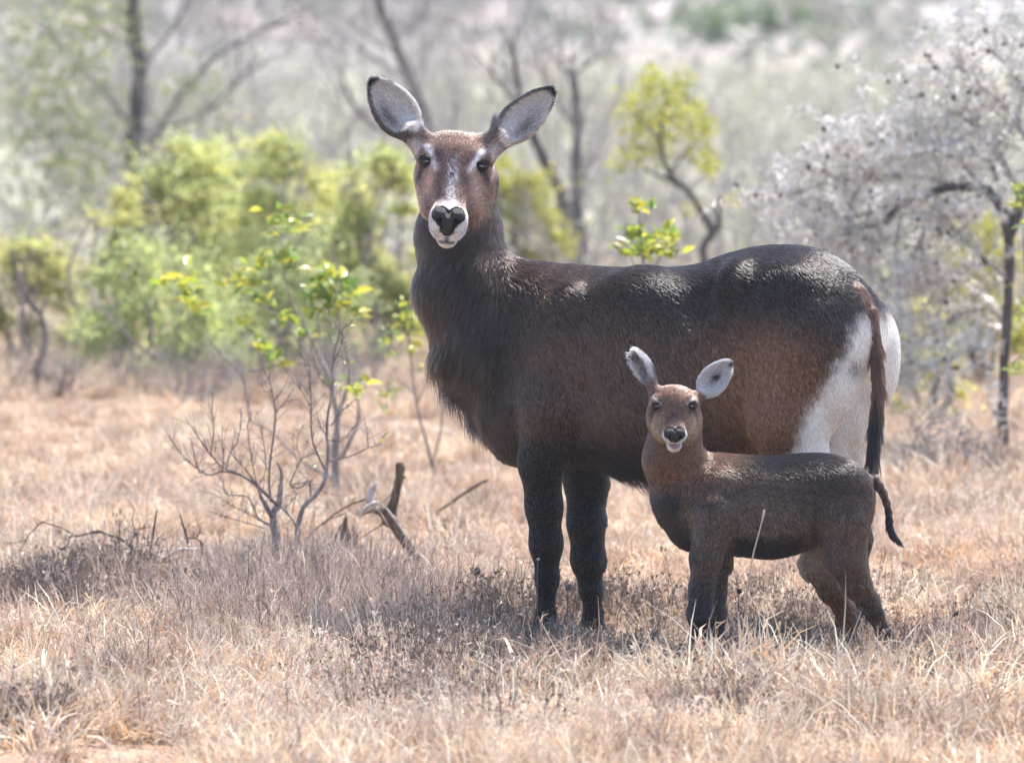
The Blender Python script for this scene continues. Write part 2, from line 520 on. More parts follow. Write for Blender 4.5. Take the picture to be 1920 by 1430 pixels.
def grow_fur(name, prims, V, F, n, paint, parent, mat, seed=1, width=.0011, length=1.0, skip=None, segs=4, camera_bias=.35, clump=.0, tip_light=1.0, droop=.35):
    """Hair strands as curves over the body; direction and length blend between the volumes underneath."""
    g = np.random.default_rng(seed)
    NR = face_normals(V, F)
    a, b, c, d = (V[F[:, i]] for i in range(4))
    nrm = np.cross(c - a, d - b); area = .5 * np.linalg.norm(nrm, axis=1)
    nn = nrm / (2 * area[:, None] + 1e-12)
    wgt = area * np.where(nn[:, 1] < .25, 1.0, camera_bias)       # fewer on the side turned away
    idx = g.choice(len(F), n, p=wgt / wgt.sum())
    uv = g.random((n, 2)); s, t = uv[:, :1], uv[:, 1:]
    p = (a[idx] * (1 - s) + b[idx] * s) * (1 - t) + (d[idx] * (1 - s) + c[idx] * s) * t
    pos = [q for q in prims if not q.sub]
    ds = np.full((n, len(pos)), .3)
    for i, q in enumerate(pos):
        if q.ball is None: ds[:, i] = q.f(p); continue
        e = p - q.ball[0]; m = np.nonzero((e * e).sum(1) < (q.ball[1] + .07) ** 2)[0]
        if len(m): ds[m, i] = q.f(p[m])
    w = np.exp(-(ds - ds.min(1)[:, None]) / .016)
    w /= w.sum(1)[:, None]
    hl = w @ np.array([q.hlen for q in pos]); li = w @ np.array([q.lift for q in pos]); de = w @ np.array([q.dens for q in pos])
    hd = np.zeros((n, 3))
    for i, q in enumerate(pos):
        hv = q.hdir(p) if callable(q.hdir) else q.hdir[None]
        hd += w[:, i:i + 1] * hv
    keep = g.random(n) < de
    if skip is not None: keep &= ~skip(p)
    p, hl, li, hd = p[keep], hl[keep], li[keep], hd[keep]
    n = len(p)
    nr = NR[idx][keep]
    hl_mul, lift_add, sway = FURMOD(name, p)
    hl = hl * hl_mul; li = li + lift_add
    hd = hd + sway
    big = np.stack([vnoise(p, 14, seed + k) - .5 for k in range(3)], 1)
    fine = np.stack([vnoise(p, 130, seed + 5 + k) - .5 for k in range(3)], 1)
    hd = hd / (np.linalg.norm(hd, axis=1)[:, None] + 1e-9)
    hd = hd + big * .36 + fine * .26 + g.normal(0, .09, (n, 3))
    tg = hd - (hd * nr).sum(1)[:, None] * nr
    tg /= np.linalg.norm(tg, axis=1)[:, None] + 1e-9
    L = hl * length * g.uniform(.6, 1.25, n)
    d0 = tg + nr * (li * g.uniform(.6, 1.5, n))[:, None]
    d0 /= np.linalg.norm(d0, axis=1)[:, None]
    li = li + .10
    pts = [p - nr * .0006]
    cur = pts[0]; dr = d0
    for k in range(1, segs):
        cur = cur + dr * (L / (segs - 1))[:, None]
        pts.append(cur)
        dr = dr + (tg * .25 - nr * li[:, None] * .22) + np.array([0, 0, -1]) * droop * np.clip(hl / .06, 0, 1)[:, None]
        dr = dr / np.linalg.norm(dr, axis=1)[:, None]
    PT = np.stack(pts, 1).astype(np.float32)
    ck = 1 + (vnoise(p, 120, seed + 9) - .5) * .9 + (vnoise(p, 35, seed + 11) - .5) * .35
    col = paint(p)
    vr = g.uniform(.35, 1.65, n) * ck
    vr = 1 + (vr - 1) * np.interp(col.mean(1), [.1, .5], [1, .40])
    col = col * vr[:, None] * tip_light
    # scattered pale (or dark) single hairs
    fl = g.random(n) < .05
    col[fl] = col[fl] * 1.6 + .010
    hc = bpy.data.hair_curves.new(name)
    hc.add_curves([segs] * n)
    hc.attributes['position'].data.foreach_set('vector', PT.ravel())
    ra = hc.attributes.get('radius') or hc.attributes.new('radius', 'FLOAT', 'POINT')
    prof = np.interp(np.linspace(0, 1, segs), [0, .5, 1], [1, .85, .10])
    wr = width * .5 * (.7 + .6 * g.random(n)) * np.clip(.028 / L, .5, 1)
    ra.data.foreach_set('value', (wr[:, None] * prof[None]).astype(np.float32).ravel())
    ca = hc.attributes.new('col', 'FLOAT_COLOR', 'CURVE')
    c4 = np.ones((n, 4), dtype=np.float32); c4[:, :3] = np.clip(col, .004, .9)
    ca.data.foreach_set('color', c4.ravel())
    hc.materials.append(mat)
    o = bpy.data.objects.new(name, hc)
    COL.objects.link(o)
    o.parent = parent; o.location = -Vector(parent.location)
    return o

def mat_hair(name):
    m, nt, out = nodes_of(name)
    at = N(nt, 'ShaderNodeAttribute', attribute_name='col')
    h = N(nt, 'ShaderNodeBsdfHairPrincipled', parametrization='COLOR')
    h.inputs['Roughness'].default_value = .22
    h.inputs['Radial Roughness'].default_value = .35
    h.inputs['Coat'].default_value = .35
    h.inputs['IOR'].default_value = 1.45
    nt.links.new(at.outputs['Color'], h.inputs['Color'])
    b = N(nt, 'ShaderNodeBsdfDiffuse'); nt.links.new(at.outputs['Color'], b.inputs['Color'])
    ms = N(nt, 'ShaderNodeMixShader', Fac=.36)
    nt.links.new(h.outputs[0], ms.inputs[1]); nt.links.new(b.outputs[0], ms.inputs[2])
    nt.links.new(ms.outputs[0], out.inputs[0])
    return m
M_FUR = mat_hair('coat_hair')
M_SKIN = mat_attr('coat_skin', rough=.8, spec=.08)
M_EYE = mat_plain('eye_dark', (.006, .005, .006), rough=.10, col2=(.012, .008, .006), spec=.35, scale=90)
M_LID = mat_plain('eyelid_skin', (.012, .010, .011), rough=.5, spec=.4, scale=60)
M_NOSE = mat_plain('nose_skin', (.011, .011, .016), rough=.42, col2=(.006, .006, .009), spec=.4, scale=260, bump=.6)
M_TONGUE = mat_plain('tongue_skin', (.20, .135, .17), rough=.5, col2=(.22, .14, .18), spec=.5, scale=120)

def axes3(f, up_hint):
    f = np.asarray(f, float); f = f / np.linalg.norm(f)
    l = np.cross(f, up_hint); l /= np.linalg.norm(l)
    u = np.cross(l, f)
    return f, l, u
# ------------------------------------------------------------------ animals
PXM = FPX / 25.0

class Head:
    def __init__(s, E, a, lat):
        s.E = np.asarray(E, float)
        s.a = np.asarray(a, float) / np.linalg.norm(a)
        l = np.asarray(lat, float); l = l - (l @ s.a) * s.a
        s.l = l / np.linalg.norm(l)
        s.d = np.cross(s.a, s.l)
    def __call__(s, a, l, d): return s.E + a * s.a + l * s.l + d * s.d
    def loc(s, p):
        q = p - s.E
        return q @ s.a, q @ s.l, q @ s.d

class Ear:
    """A cupped ear: outer shell minus an inner hollow that opens along nrm."""
    def __init__(s, base, tip, nrm, w, depth, thick=.010):
        base = np.asarray(base, float); tip = np.asarray(tip, float)
        s.e1 = tip - base; L = np.linalg.norm(s.e1); s.e1 /= L
        n = np.asarray(nrm, float); n = n - (n @ s.e1) * s.e1; s.e3 = n / np.linalg.norm(n)
        s.e2 = np.cross(s.e3, s.e1)
        s.c = base + s.e1 * L * .53; s.r = np.array([L * .5, w, depth]); s.base = base
        s.ri = s.r - np.array([.005, .0045, -.002]); s.ci = s.c + s.e3 * (thick + .010) + s.e1 * L * .015
        s.stem = base - s.e1 * .03
    def prims(s, hl):
        A = (s.e1, s.e2, s.e3)
        def shape(c, r):
            c = np.asarray(c)
            def f(p):
                q = (p - c) @ np.array(A).T
                t = np.clip(q[:, 0] / r[0], -1.2, 1.2)
                wm = 1 - .22 * t * 1.0 - .10 * t * t       # broad low, narrower tip
                q = q.copy(); q[:, 1] = q[:, 1] / wm
                k0 = np.linalg.norm(q / r, axis=1); k1 = np.linalg.norm(q / r ** 2, axis=1)
                return k0 * (k0 - 1) / (k1 + 1e-9)
            return f
        hd = lambda p: s.e1[None] * 1.0 + np.where(s.local(p)[2] > .0, .55, 0.0)[:, None] * s.e2[None] * s.hs
        return [Prim(shape(s.c, s.r), hdir=hd, hlen=hl, lift=.30, k=.012, dens=1.0, ball=(s.c, s.r[0] * 1.3)),
                Prim(shape(s.ci, s.ri), k=.005, sub=True, ball=(s.c, s.r[0] * 1.3))]
    hs = -1.0
    def local(s, p):
        q = p - s.c
        return (q @ s.e1) / s.r[0], (q @ s.e2) / s.r[1], (q @ s.e3)

def mixc(c, m, k):
    k = np.clip(k, 0, 1)[:, None]
    return c * (1 - k) + np.asarray(m, float)[None] * k

def hoof_pair(root, c, fwd, size, mat):
    """Cloven hoof: two tapered claws side by side."""
    c = np.asarray(c, float); f = np.array([fwd[0], fwd[1], 0.0]); f /= np.linalg.norm(f)
    sd = np.array([-f[1], f[0], 0])
    for k in (-1, 1):
        m = MB()
        rings = []
        for t, w, ln in ((0, .55, 1.05), (.35, .5, .95), (.75, .42, .7), (1, .34, .5)):
            ring = []
            for j in range(10):
                an = 2 * math.pi * j / 10
                ring.append(c + sd * k * size * .30 + f * (math.cos(an) * size * ln * .5 + size * (.22 - .25 * t)) + sd * math.sin(an) * size * w * .5 + np.array([0, 0, size * 1.0 * t]))
            rings.append(ring)
        V = np.array([v for r in rings for v in r])
        F = [(i * 10 + j, i * 10 + (j + 1) % 10, (i + 1) * 10 + (j + 1) % 10, (i + 1) * 10 + j) for i in range(3) for j in range(10)]
        F.append(tuple(range(9, -1, -1))); F.append(tuple(range(30, 40)))
        m.add(V, F, (.03, .028, .028))
        m.build('hoof', mat, root, smooth=False)

def eyeball(root, H, l, d, a, r, slant=0):
    """Dark glossy eye with upper lid, lower lid and lashes."""
    c = H(a, l, d)
    s = 1 if l > 0 else -1
    V, F = polygonize([ell(c, (H.a, H.l, H.d), (r * .66, r * 1.15, r * .92))], c - r * 1.6, c + r * 1.6, r / 6)
    link_mesh('eye', np_mesh('eye', V, F, np.full((len(V), 3), .01)), M_EYE, root)
    def arc(a0, h, lift):
        pts = []
        for t in np.linspace(-1, 1, 9):
            pts.append(H(a + a0 + h * (1 - t * t), l + s * t * r * 1.12, d + lift + r * .80 * (1 - t * t) - r * .42 * t))
        return smooth_path(pts, 3)
    up_ = arc(-r * .04, -r * .42, r * .22); lo_ = arc(r * .04, r * .62, r * .04)
    w = np.interp(np.linspace(0, 1, 25), [0, .5, 1], [.25, 1, .35])
    m = MB(); m.tube(up_, w * r * .34, 7); m.build('upper_eyelid', M_LID, root)
    m = MB(); m.tube(lo_, w * r * .19, 7); m.build('lower_eyelid', M_LID, root)
    m = MB(); Z = np.array([0, 0, 1.0])
    for k in range(8, 24, 1):
        b0 = up_[k]; o = H.d * .5 + H.l * s * (.35 + .04 * (k - 8)) - H.a * .25
        m.tube([b0, b0 + o * r * .8, b0 + o * r * 1.15 - Z * r * .35], [r * .06, r * .045, r * .015], 4)
    m.build('eyelashes', M_LID, root)['kind'] = 'stuff'

def build_doe():
    root = empty('antelope', (0.2, 0.05, 0), 'shaggy dark brown adult antelope doe with white rump standing behind her calf', 'antelope')
    th = R(22)
    A = np.array([math.cos(th), -math.sin(th), 0.0]); L = np.array([math.sin(th), math.cos(th), 0.0]); Z = np.array([0, 0, 1.0])
    Y0 = .28
    def yy(px): return Y0 - (px - 930) / PXM * math.tan(th)
    O = P(930, 700, Y0); O[2] = 0
    st = []
    for px, t, b, w in ((915, 600, 800, .09), (945, 535, 860, .14), (1000, 500, 872, .175), (1060, 495, 878, .20), (1130, 500, 882, .215),
                        (1210, 502, 892, .24), (1300, 497, 896, .245), (1370, 474, 890, .235), (1440, 460, 860, .22), (1520, 465, 790, .205),
                        (1580, 498, 730, .18), (1625, 548, 700, .13), (1645, 580, 670, .08)):
        zt = P(px, t, yy(px))[2]; zb = P(px, b, yy(px))[2]
        st.append(((px - 930) / PXM / math.cos(th), 0, (zt + zb) / 2, w, (zt - zb) / 2))
    q = P
    torso_dir = A * .42 - Z
    def tdir(p):
        # along the back the coat lies to the rear, on the flank it falls
        z = sstep(p[:, 2], .95, 1.2)[:, None]
        return (A * .42 - Z)[None] * (1 - z) + (A * .9 - Z * .5)[None] * z
    prims = []
    # head frame
    H = Head(q(851, 300, .13), (-.075, -.66, -.75), (1, 0, -.06))
    ears = [Ear(q(778, 258, .20), q(701, 151, .23), (.28, -1, .1), .068, .038), Ear(q(930, 268, .20), q(1034, 170, .22), (-.30, -1, .15), .060, .036)]
    ears[0].hs = 1.0
    for e in ears: prims += e.prims(.017)
    for e in ears:
        prims.append(cone(H(-.05, .07 * (1 if e is ears[1] else -1), -.05), e.base + e.e1 * .02, .045, .034, k=.02, hlen=.013, lift=.2, hdir=e.e1))
    hs = [(-.150, 0, -.085, .060, .048), (-.11, 0, -.066, .098, .078), (-.06, 0, -.065, .111, .088), (-.01, 0, -.068, .108, .087), (.035, 0, -.070, .086, .078),
          (.085, 0, -.070, .062, .066), (.14, 0, -.070, .052, .058), (.190, 0, -.071, .061, .058), (.224, 0, -.076, .058, .052), (.245, 0, -.082, .042, .038)]
    prims.append(loft(H.E, H.a, H.l, H.d, hs, pw=2.25, k=.03, hdir=-H.a + H.d * -.1, hlen=.0085, lift=.14))
    for s in (-1, 1):
        prims.append(cone(H(-.045, s * .066, -.150), H(.085, s * .054, -.142), .060, .041, k=.05, hlen=.018, lift=.25, hdir=-H.a * .6 - Z * .6))   # jaw
        prims.append(ell(H(-.034, s * .084, -.016), (H.a, H.l, H.d), (.028, .032, .024), k=.020, hlen=.006, lift=.1, hdir=-H.a))             # brow
        prims.append(ell(H(.006, s * .102, -.014), (H.a, H.l, H.d), (.016, .022, .014), k=.010, sub=True))                          # socket
        prims.append(ell(H(.195, s * .026, -.048), (H.a, H.l, H.d), (.040, .030, .026), k=.016, hlen=.005, lift=.1, hdir=-H.a))              # upper lip
    prims.append(cone(H(.10, 0, -.128), H(.222, 0, -.126), .034, .032, k=.016, hlen=.007, lift=.2, hdir=-H.a))                               # chin
    prims.append(cone(H(.262, -.030, -.112), H(.262, .030, -.112), .009, .009, k=.006, sub=True))                               # mouth
    nd = np.array([-.42, -.15, -1.0])
    prims += [cone(q(864, 345, .30), q(861, 440, .30), .108, .124, k=.05, hdir=nd, hlen=.028, lift=.30),
              cone(q(861, 440, .30), q(870, 540, .27), .126, .138, k=.04, hdir=nd, hlen=.045, lift=.34),
              cone(q(872, 540, .27), q(918, 640, .26), .136, .160, k=.05, hdir=nd, hlen=.055, lift=.34),
              cone(q(918, 640, .26), q(985, 735, .24), .164, .158, k=.06, hdir=nd, hlen=.042, lift=.30),
              cone(q(988, 735, .24), q(1008, 805, .22), .140, .105, k=.06, hdir=nd * [.7, 1, 1], hlen=.045, lift=.30)]
    prims.append(cone(q(925, 500, .30), q(1005, 552, .22), .050, .080, k=.06, hdir=(.7, 0, -.7), hlen=.028, lift=.30))     # crest to withers
    prims.append(loft(O, A, L, Z, st, pw=2.2, k=.06, hdir=tdir, hlen=.020, lift=.16))
    nearY = lambda px: yy(px) - .20
    prims.append(ell(q(1045, 655, .055), (Z, A * .97 - Z * .2, L), (.22, .105, .088), k=.034, hdir=tdir, hlen=.022, lift=.12))       # shoulder blade
    prims.append(ell(q(1030, 760, .02), (Z, A, L), (.12, .085, .075), k=.04, hdir=(.15, 0, -1), hlen=.020, lift=.16))
    prims.append(ell(q(1205, 600, nearY(1205) + .07), (Z, A, L), (.17, .17, .105), k=.06, hdir=tdir, hlen=.018, lift=.12))   # rib cage
    prims.append(ell(q(1305, 560, nearY(1305) - .045), (Z, A, L), (.085, .050, .055), k=.05, sub=True))                        # hollow before the hip
    prims.append(ell(q(1385, 540, nearY(1385) + .07), (Z, A, L), (.095, .065, .090), k=.035, hdir=tdir, hlen=.016, lift=.12))  # hip bone
    prims.append(cone(q(965, 590, .03), q(925, 740, .05), .030, .030, k=.06, sub=True))                                       # groove before the shoulder
    prims.append(cone(q(1092, 730, -.085), q(1078, 840, -.075), .018, .024, k=.05, sub=True))                                   # crease behind the elbow
    prims.append(cone(q(1352, 760, -.36), q(1392, 850, -.36), .020, .030, k=.05, sub=True))                                    # flank fold
    prims.append(ell(q(1105, 660, .34), (Z, A, L), (.22, .12, .085), k=.05, hdir=(.15, 0, -1), hlen=.022, lift=.16))
    ld = (.08, 0, -1)
    def chain(pts, k=.03, hl=.010, lift=.15, hdir=ld):
        for (a, b) in zip(pts[:-1], pts[1:]):
            prims.append(cone(q(*a[:3]), q(*b[:3]), a[3], b[3], k=k, hdir=hdir, hlen=hl, lift=lift))
    chain([(1035, 770, .04, .098), (1014, 865, .06, .069), (1020, 950, .07, .055), (1024, 1020, .07, .049), (1026, 1085, .07, .033), (1024, 1150, .07, .025), (1020, 1178, .06, .029), (1014, 1200, .05, .022)])
    chain([(1085, 800, .33, .090), (1098, 895, .32, .068), (1099, 980, .31, .057), (1102, 1050, .31, .050), (1108, 1105, .31, .032), (1112, 1150, .31, .025), (1110, 1172, .30, .028), (1104, 1190, .29, .022)])
    # haunches
    for dx, dy, sgn in ((0, 0, 0), (74, .25, 1)):
        prims.append(ell(q(1545 + dx, 690 - 20 * sgn, -.255 + dy), (Z, A, L), (.20, .118, .105), k=.05, hdir=(.30, -.1, -1), hlen=.017, lift=.14))
        prims.append(ell(q(1480 + dx, 640, -.23 + dy), (Z, A, L), (.24, .15, .09), k=.06, hdir=(.25, 0, -1), hlen=.017, lift=.12))
        chain([(1515 + dx, 640, -.24 + dy, .135), (1478 + dx, 790, -.26 + dy, .115), (1500 + dx * .8, 880, -.26 + dy, .090), (1555 + dx * .5, 955, -.25 + dy, .058),
               (1588 + dx * .25, 1010, -.24 + dy, .040), (1592 + dx * .2, 1080, -.24 + dy, .029), (1590 + dx * .2, 1160, -.24 + dy, .028), (1584 + dx * .2, 1200, -.25 + dy, .026)], k=.05, hl=.015, hdir=(.2, 0, -1))
    tl = [(1600, 552, -.215, .038), (1628, 590, -.245, .028), (1643, 660, -.265, .020), (1648, 730, -.275, .017), (1641, 800, -.28, .016), (1636, 860, -.285, .014), (1640, 885, -.285, .007)]
    tails = []
    for (a, b) in zip(tl[:-1], tl[1:]):
        pr = cone(q(*a[:3]), q(*b[:3]), a[3], b[3], k=.010, hdir=(.06, 0, -1), hlen=.026 if b[1] < 700 else .05 if b[1] < 800 else .075, lift=.16, dens=1.0)
        prims.append(pr); tails.append(pr)
    V, F = polygonize(prims, (-.75, -.75, -.02), (1.35, .65, 2.0), .0045)
    V, F = biggest(V, F)

    nosec = [H(.219, 0, -.052)]
    def paint(p):
        px, py = to_px(p)
        a, l, d = H.loc(p)
        n1 = vnoise(p, 9, 1); n2 = vnoise(p, 26, 2)
        c = np.tile(np.array([.050, .031, .026]), (len(p), 1))
        c = mixc(c, (.115, .066, .048), .9 * np.exp(-((px - 1130) / 200) ** 2 - ((py - 720) / 120) ** 2) * (.6 + .8 * n1))
        c = mixc(c, (.150, .072, .042), 1.0 * np.exp(-(((px - 1420) / 125) ** 2 + ((py - 690) / 95) ** 2) ** 1.4))
        c = mixc(c, (.250, .118, .062), .95 * np.exp(-(((px - 1440) / 100) ** 2 + ((py - 770) / 130) ** 2) ** 1.6))
        c = mixc(c, (.020, .016, .018), sstep(py, 640, 560) * sstep(px, 1000, 1300) * .8)
        # flank crease line, dark lower belly
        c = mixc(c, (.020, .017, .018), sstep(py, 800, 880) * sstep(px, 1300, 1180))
        xl = np.interp(py, [560, 590, 640, 700, 780, 850, 900], [1626, 1612, 1591, 1560, 1514, 1486, 1476]) + (n1 - .5) * 14 + (vnoise(p, 70, 5) - .5) * 16
        wh = sstep(px, xl - 24, xl + 20) * sstep(py, 566, 616)
        c = mixc(c, (.66, .63, .61), wh)
        c = mixc(c, (.14, .13, .14), .8 * np.exp(-((px - 1603) / 16) ** 2 - ((py - 692) / 20) ** 2))
        c = mixc(c, (.42, .36, .28), wh * sstep(py, 740, 860) * sstep(px, 1575, 1605) * .8)
        td = np.min([t.f(p) for t in tails], 0)
        tk = sstep(td, .013, .004)
        tc = mixc(np.tile(np.array([.115, .058, .040]), (len(p), 1)), (.012, .011, .014), sstep(py, 720, 780))
        tc = mixc(tc, (.42, .19, .09), sstep(py, 845, 880) * (vnoise(p, 60, 3) > .5))
        c = c * (1 - tk[:, None]) + tc * tk[:, None]
        # legs
        lg = sstep(py, 790, 900) * (px < 1190) + sstep(py, 960, 1000) * (px >= 1190)
        c = mixc(c, (.011, .0105, .014), np.clip(lg, 0, 1) * .93)
        # neck
        nk = sstep(px, 1000, 930) * sstep(py, 400, 500)
        c = mixc(c, (.038, .028, .026), nk * .85)
        c = mixc(c, (.10, .070, .055), np.exp(-((px - 925) / 30) ** 2 - ((py - 440) / 60) ** 2) * .7)
        # head
        hd = (d > -.19) & (a > -.16) & (a < .30) & (np.abs(l) < .135) & (py < 475)
        hk = sstep(-.19 - d + 0 * a, 0, -.05) * hd * sstep(a, -.17, -.13)
        f = np.tile(np.array([.165, .098, .078]), (len(p), 1))
        f = mixc(f, (.26, .145, .095), sstep(np.abs(l), .045, .095) * sstep(a, .02, .09) * (l > 0) * .9)  # right cheek lighter and more orange: sunlight put into the face colour
        f = mixc(f, (.20, .13, .105), sstep(np.abs(l), .045, .095) * sstep(a, .02, .09) * (l < 0) * .9)
        f = mixc(f, (.085, .045, .042), np.exp(-((np.abs(l) - .050) / .022) ** 2 - ((a + .0) / .035) ** 2) * .8)
        f = mixc(f, (.10, .055, .050), np.exp(-((np.abs(l) - .042) / .016) ** 2) * sstep(a, .03, .06) * sstep(a, .17, .13) * .75)
        sw = .017 + .02 * sstep(a, .12, .20)
        salt = .5 + .9 * (vnoise(p, 170, 8) - .5) * 2
        f = mixc(f, (.62, .60, .63), np.exp(-(l / sw) ** 2) * sstep(a, -.03, .05) * np.clip(salt, .25, 1.0))
        f = mixc(f, (.035, .035, .042), np.exp(-((l) / .012) ** 2) * sstep(a, -.06, -.01) * sstep(a, .15, .05) * (vnoise(p, 150, 9) > .5) * .8)
        # pale brow streak: over the eye, down to its inner corner
        s_ = np.abs(l)
        br = np.exp(-((s_ - np.interp(a, [-.045, -.02, .045], [.092, .080, .052])) / np.interp(a, [-.045, -.01, .05], [.015, .010, .012])) ** 2) * sstep(a, -.055, -.030) * sstep(a, .060, .020)
        f = mixc(f, (.70, .67, .68), br * np.clip(.55 + .8 * (vnoise(p, 110, 6) - .3), .2, 1))
        f = mixc(f, (.40, .27, .22), .8 * np.exp(-((s_ - .075) / .020) ** 2 - ((a - .055) / .03) ** 2))
        # eye rims
        f = mixc(f, (.015, .012, .013), np.exp(-(((s_ - .096) / .023) ** 2 + ((a - .007) / .0125) ** 2) ** 2))
        # crown: dark edge, rusty tuft
        f = mixc(f, (.12, .085, .07), sstep(a, -.06, -.10))
        # muzzle: white ring, chin
        mz = sstep(a, .172, .196) 
        mz = np.maximum(mz, sstep(a, .150, .170) * sstep(np.abs(l), .04, .0))
        mz = np.maximum(mz, sstep(a, .12, .17) * sstep(d, -.085, -.11) * sstep(np.abs(l), .075, .055))
        f = mixc(f, (.50, .49, .52), mz * np.clip(.50 + .8 * vnoise(p, 120, 7), 0, 1) * (1 - .35 * sstep(np.abs(l), .040, .062)))
        f = mixc(f, (.62, .57, .52), mz * sstep(d, -.118, -.130))
        f = mixc(f, (.035, .030, .034), sstep(a, .238, .246) * np.exp(-((d + .112 + l * l * 4) / .007) ** 2) * sstep(np.abs(l), .032, .022) * .8)
        f = mixc(f, (.10, .09, .10), np.exp(-(l / .007) ** 2) * sstep(a, .225, .235) * sstep(d, -.080, -.085) * sstep(d, -.114, -.108))
        f = np.clip(f * (1.12 + .35 * n2[:, None]), 0, .8)
        c = c * (1 - hk[:, None]) + f * hk[:, None]
        for e in ears:
            t1, t2, t3 = e.local(p)
            rr = np.sqrt(t1 ** 2 + (t2 / (1 - .22 * np.clip(t1, -1, 1) - .1 * t1 ** 2)) ** 2)
            near = (np.abs(t1) < 1.12) & (np.abs(t2) < 1.35) & (np.abs(t3) < .06)
            gg = -grad_sdf(prims, p[near], .003) @ e.e3 if near.any() else np.zeros(0)
            ins = np.zeros(len(p)); ins[near] = sstep(-gg, -.25, .25)
            ins = ins * near
            dark = np.clip(.9 * sstep(t2 * e.hs, .55, .9) * sstep(t1, .5, -.2) + .9 * np.exp(-((t1 + .15) / .5) ** 2 - ((t2 * e.hs - .30) / .30) ** 2) * n2 * 1.3, 0, 1)
            ci = mixc(np.tile(np.array([.58, .52, .51]), (len(p), 1)), (.09, .065, .065), dark * (.75 if e.hs > 0 else .45))
            co = np.tile(np.array([.15, .085, .06]), (len(p), 1))
            ce = co * (1 - ins[:, None]) + ci * ins[:, None]
            ce = mixc(ce, (.10, .070, .065), ins * .75 * np.exp(-((t1 + .30) / .35) ** 2 - ((t2 * e.hs - .45) / .30) ** 2))
            ce = mixc(ce, (.60, .57, .57), ins * .7 * np.exp(-((t2 * e.hs + .45) / .22) ** 2) * sstep(t1, .75, .4))
            ce = mixc(ce, (.022, .016, .018), sstep(rr, .82, .93) * (sstep(t2 * e.hs, -.2, .3) if e.hs > 0 else sstep(t2 * e.hs, .1, -.3)) * .9)
            ce = mixc(ce, (.012, .011, .013), np.maximum(sstep(t1, .72, .86), sstep(rr, .90, 1.0) * sstep(t1, .35, .6)))
            kk = near * sstep(t1, -1.08, -.95)
            c = c * (1 - kk[:, None]) + ce * kk[:, None]
            bs = np.linalg.norm(p - (e.base - e.e1 * .012 + np.array([0, -.02, -.022])), axis=1)
            c = mixc(c, (.46, .42, .42), .8 * sstep(bs, .040, .020) * (1 - kk))
        return c
    # nose pad: two wings and a pointed middle, nostrils cut in
    np_ = [ell(H(.219, 0, -.038), (H.a, H.l, H.d), (.021, .038, .022), k=.014), ell(H(.228, 0, -.056), (H.a, H.l, H.d), (.016, .025, .021), k=.014),
           ell(H(.206, -.028, -.024), (H.a, H.l, H.d), (.022, .024, .021), k=.010), ell(H(.206, .028, -.024), (H.a, H.l, H.d), (.022, .024, .021), k=.010),
           ell(H(.236, 0, -.062), (H.a, H.l, H.d), (.012, .016, .018), k=.016)]
    for s in (-1, 1):
        np_.append(Prim(ell(H(.236, s * .029, -.030), (H.a, H.l * .8 + H.d * s * .6, H.d * .8 - H.l * s * .6), (.017, .0095, .016)).f, k=.003, sub=True))
    nv, nf = polygonize(np_, H(.225, 0, -.055) - .07, H(.225, 0, -.055) + .07, .002)
    link_mesh('nose', np_mesh('nose', nv, nf, np.full((len(nv), 3), .02)), M_NOSE, root)
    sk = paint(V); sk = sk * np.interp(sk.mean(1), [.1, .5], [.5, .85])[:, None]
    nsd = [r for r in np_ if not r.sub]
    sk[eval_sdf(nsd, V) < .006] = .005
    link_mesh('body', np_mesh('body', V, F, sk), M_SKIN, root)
    for s in (-1, 1):
        eyeball(root, H, s * .0935, -.017, .006, .0180)
    for (x, y_, Y) in ((1012, 1205, .05), (1104, 1196, .28), (1582, 1222, -.26), (1598, 1210, -.01)):
        g = q(x, y_, Y); g[2] = float(ground_z(np.array([g[0]]), np.array([g[1]]))[0])
        hoof_pair(root, g, -A, .055, M_LID)
    def skip(p):
        a, l, d = H.loc(p)
        s = (np.abs(np.abs(l) - .0945) < .020) & (np.abs(a - .007) < .015) & (np.abs(d + .012) < .024)
        s |= eval_sdf(nsd, p) < .0045
        s |= (a > .236) & (np.abs(d + .112) < .008) & (np.abs(l) < .04)
        return s
    global FURMOD
    def FURMOD(name, p):
        px, py = to_px(p)
        mul = np.ones(len(p)); la = np.zeros(len(p)); sw = np.zeros((len(p), 3))
        fr = np.exp(-((px - 1185) / 60) ** 2) * sstep(py, 860, 885)           # belly fringe
        mul += 3.5 * fr * sstep(vnoise(p, 40, 3), .40, .62); la += .55 * fr
        ch = sstep(px, 960, 900) * sstep(py, 600, 700)                         # chest front: hair blows forward
        tf = sstep(vnoise(p, 11, 2), .45, .75)
        la += (.25 + .85 * tf) * ch * sstep(py, 980, 850); mul += ch * (.2 + 1.5 * tf)
        # strands swept forward off the throat
        th_ = sstep(px, 830, 780) * sstep(py, 470, 520)
        la += .30 * th_ * (.4 + vnoise(p, 12, 4)); mul += .5 * th_ * vnoise(p, 14, 5)
        mul *= np.where(py > 900, .8, 1.0)
        cr = (sstep(px, 875, 905) * (px < 930) + sstep(px, 815, 800) * (px > 792) * .5) * sstep(py, 275, 245)
        mul += 2.2 * cr; la += .6 * cr
        return mul, la, sw
    grow_fur('coat', prims, V, F, 185000, paint, root, M_FUR, seed=3, width=.0031, skip=skip)
    # face, ears and muzzle need shorter, denser hair
    sel = V[F].mean(1)
    a_, l_, d_ = H.loc(sel)
    hf = (np.abs(l_) < .30) & (to_px(sel)[1] < 470)
    grow_fur('face_hair', prims, V, F[hf], 60000, paint, root, M_FUR, seed=9, width=.0020, skip=skip, segs=3)
    for o in root.children:
        if o.name.split('.')[0] in ('coat', 'face_hair'): o['kind'] = 'stuff'
    return root
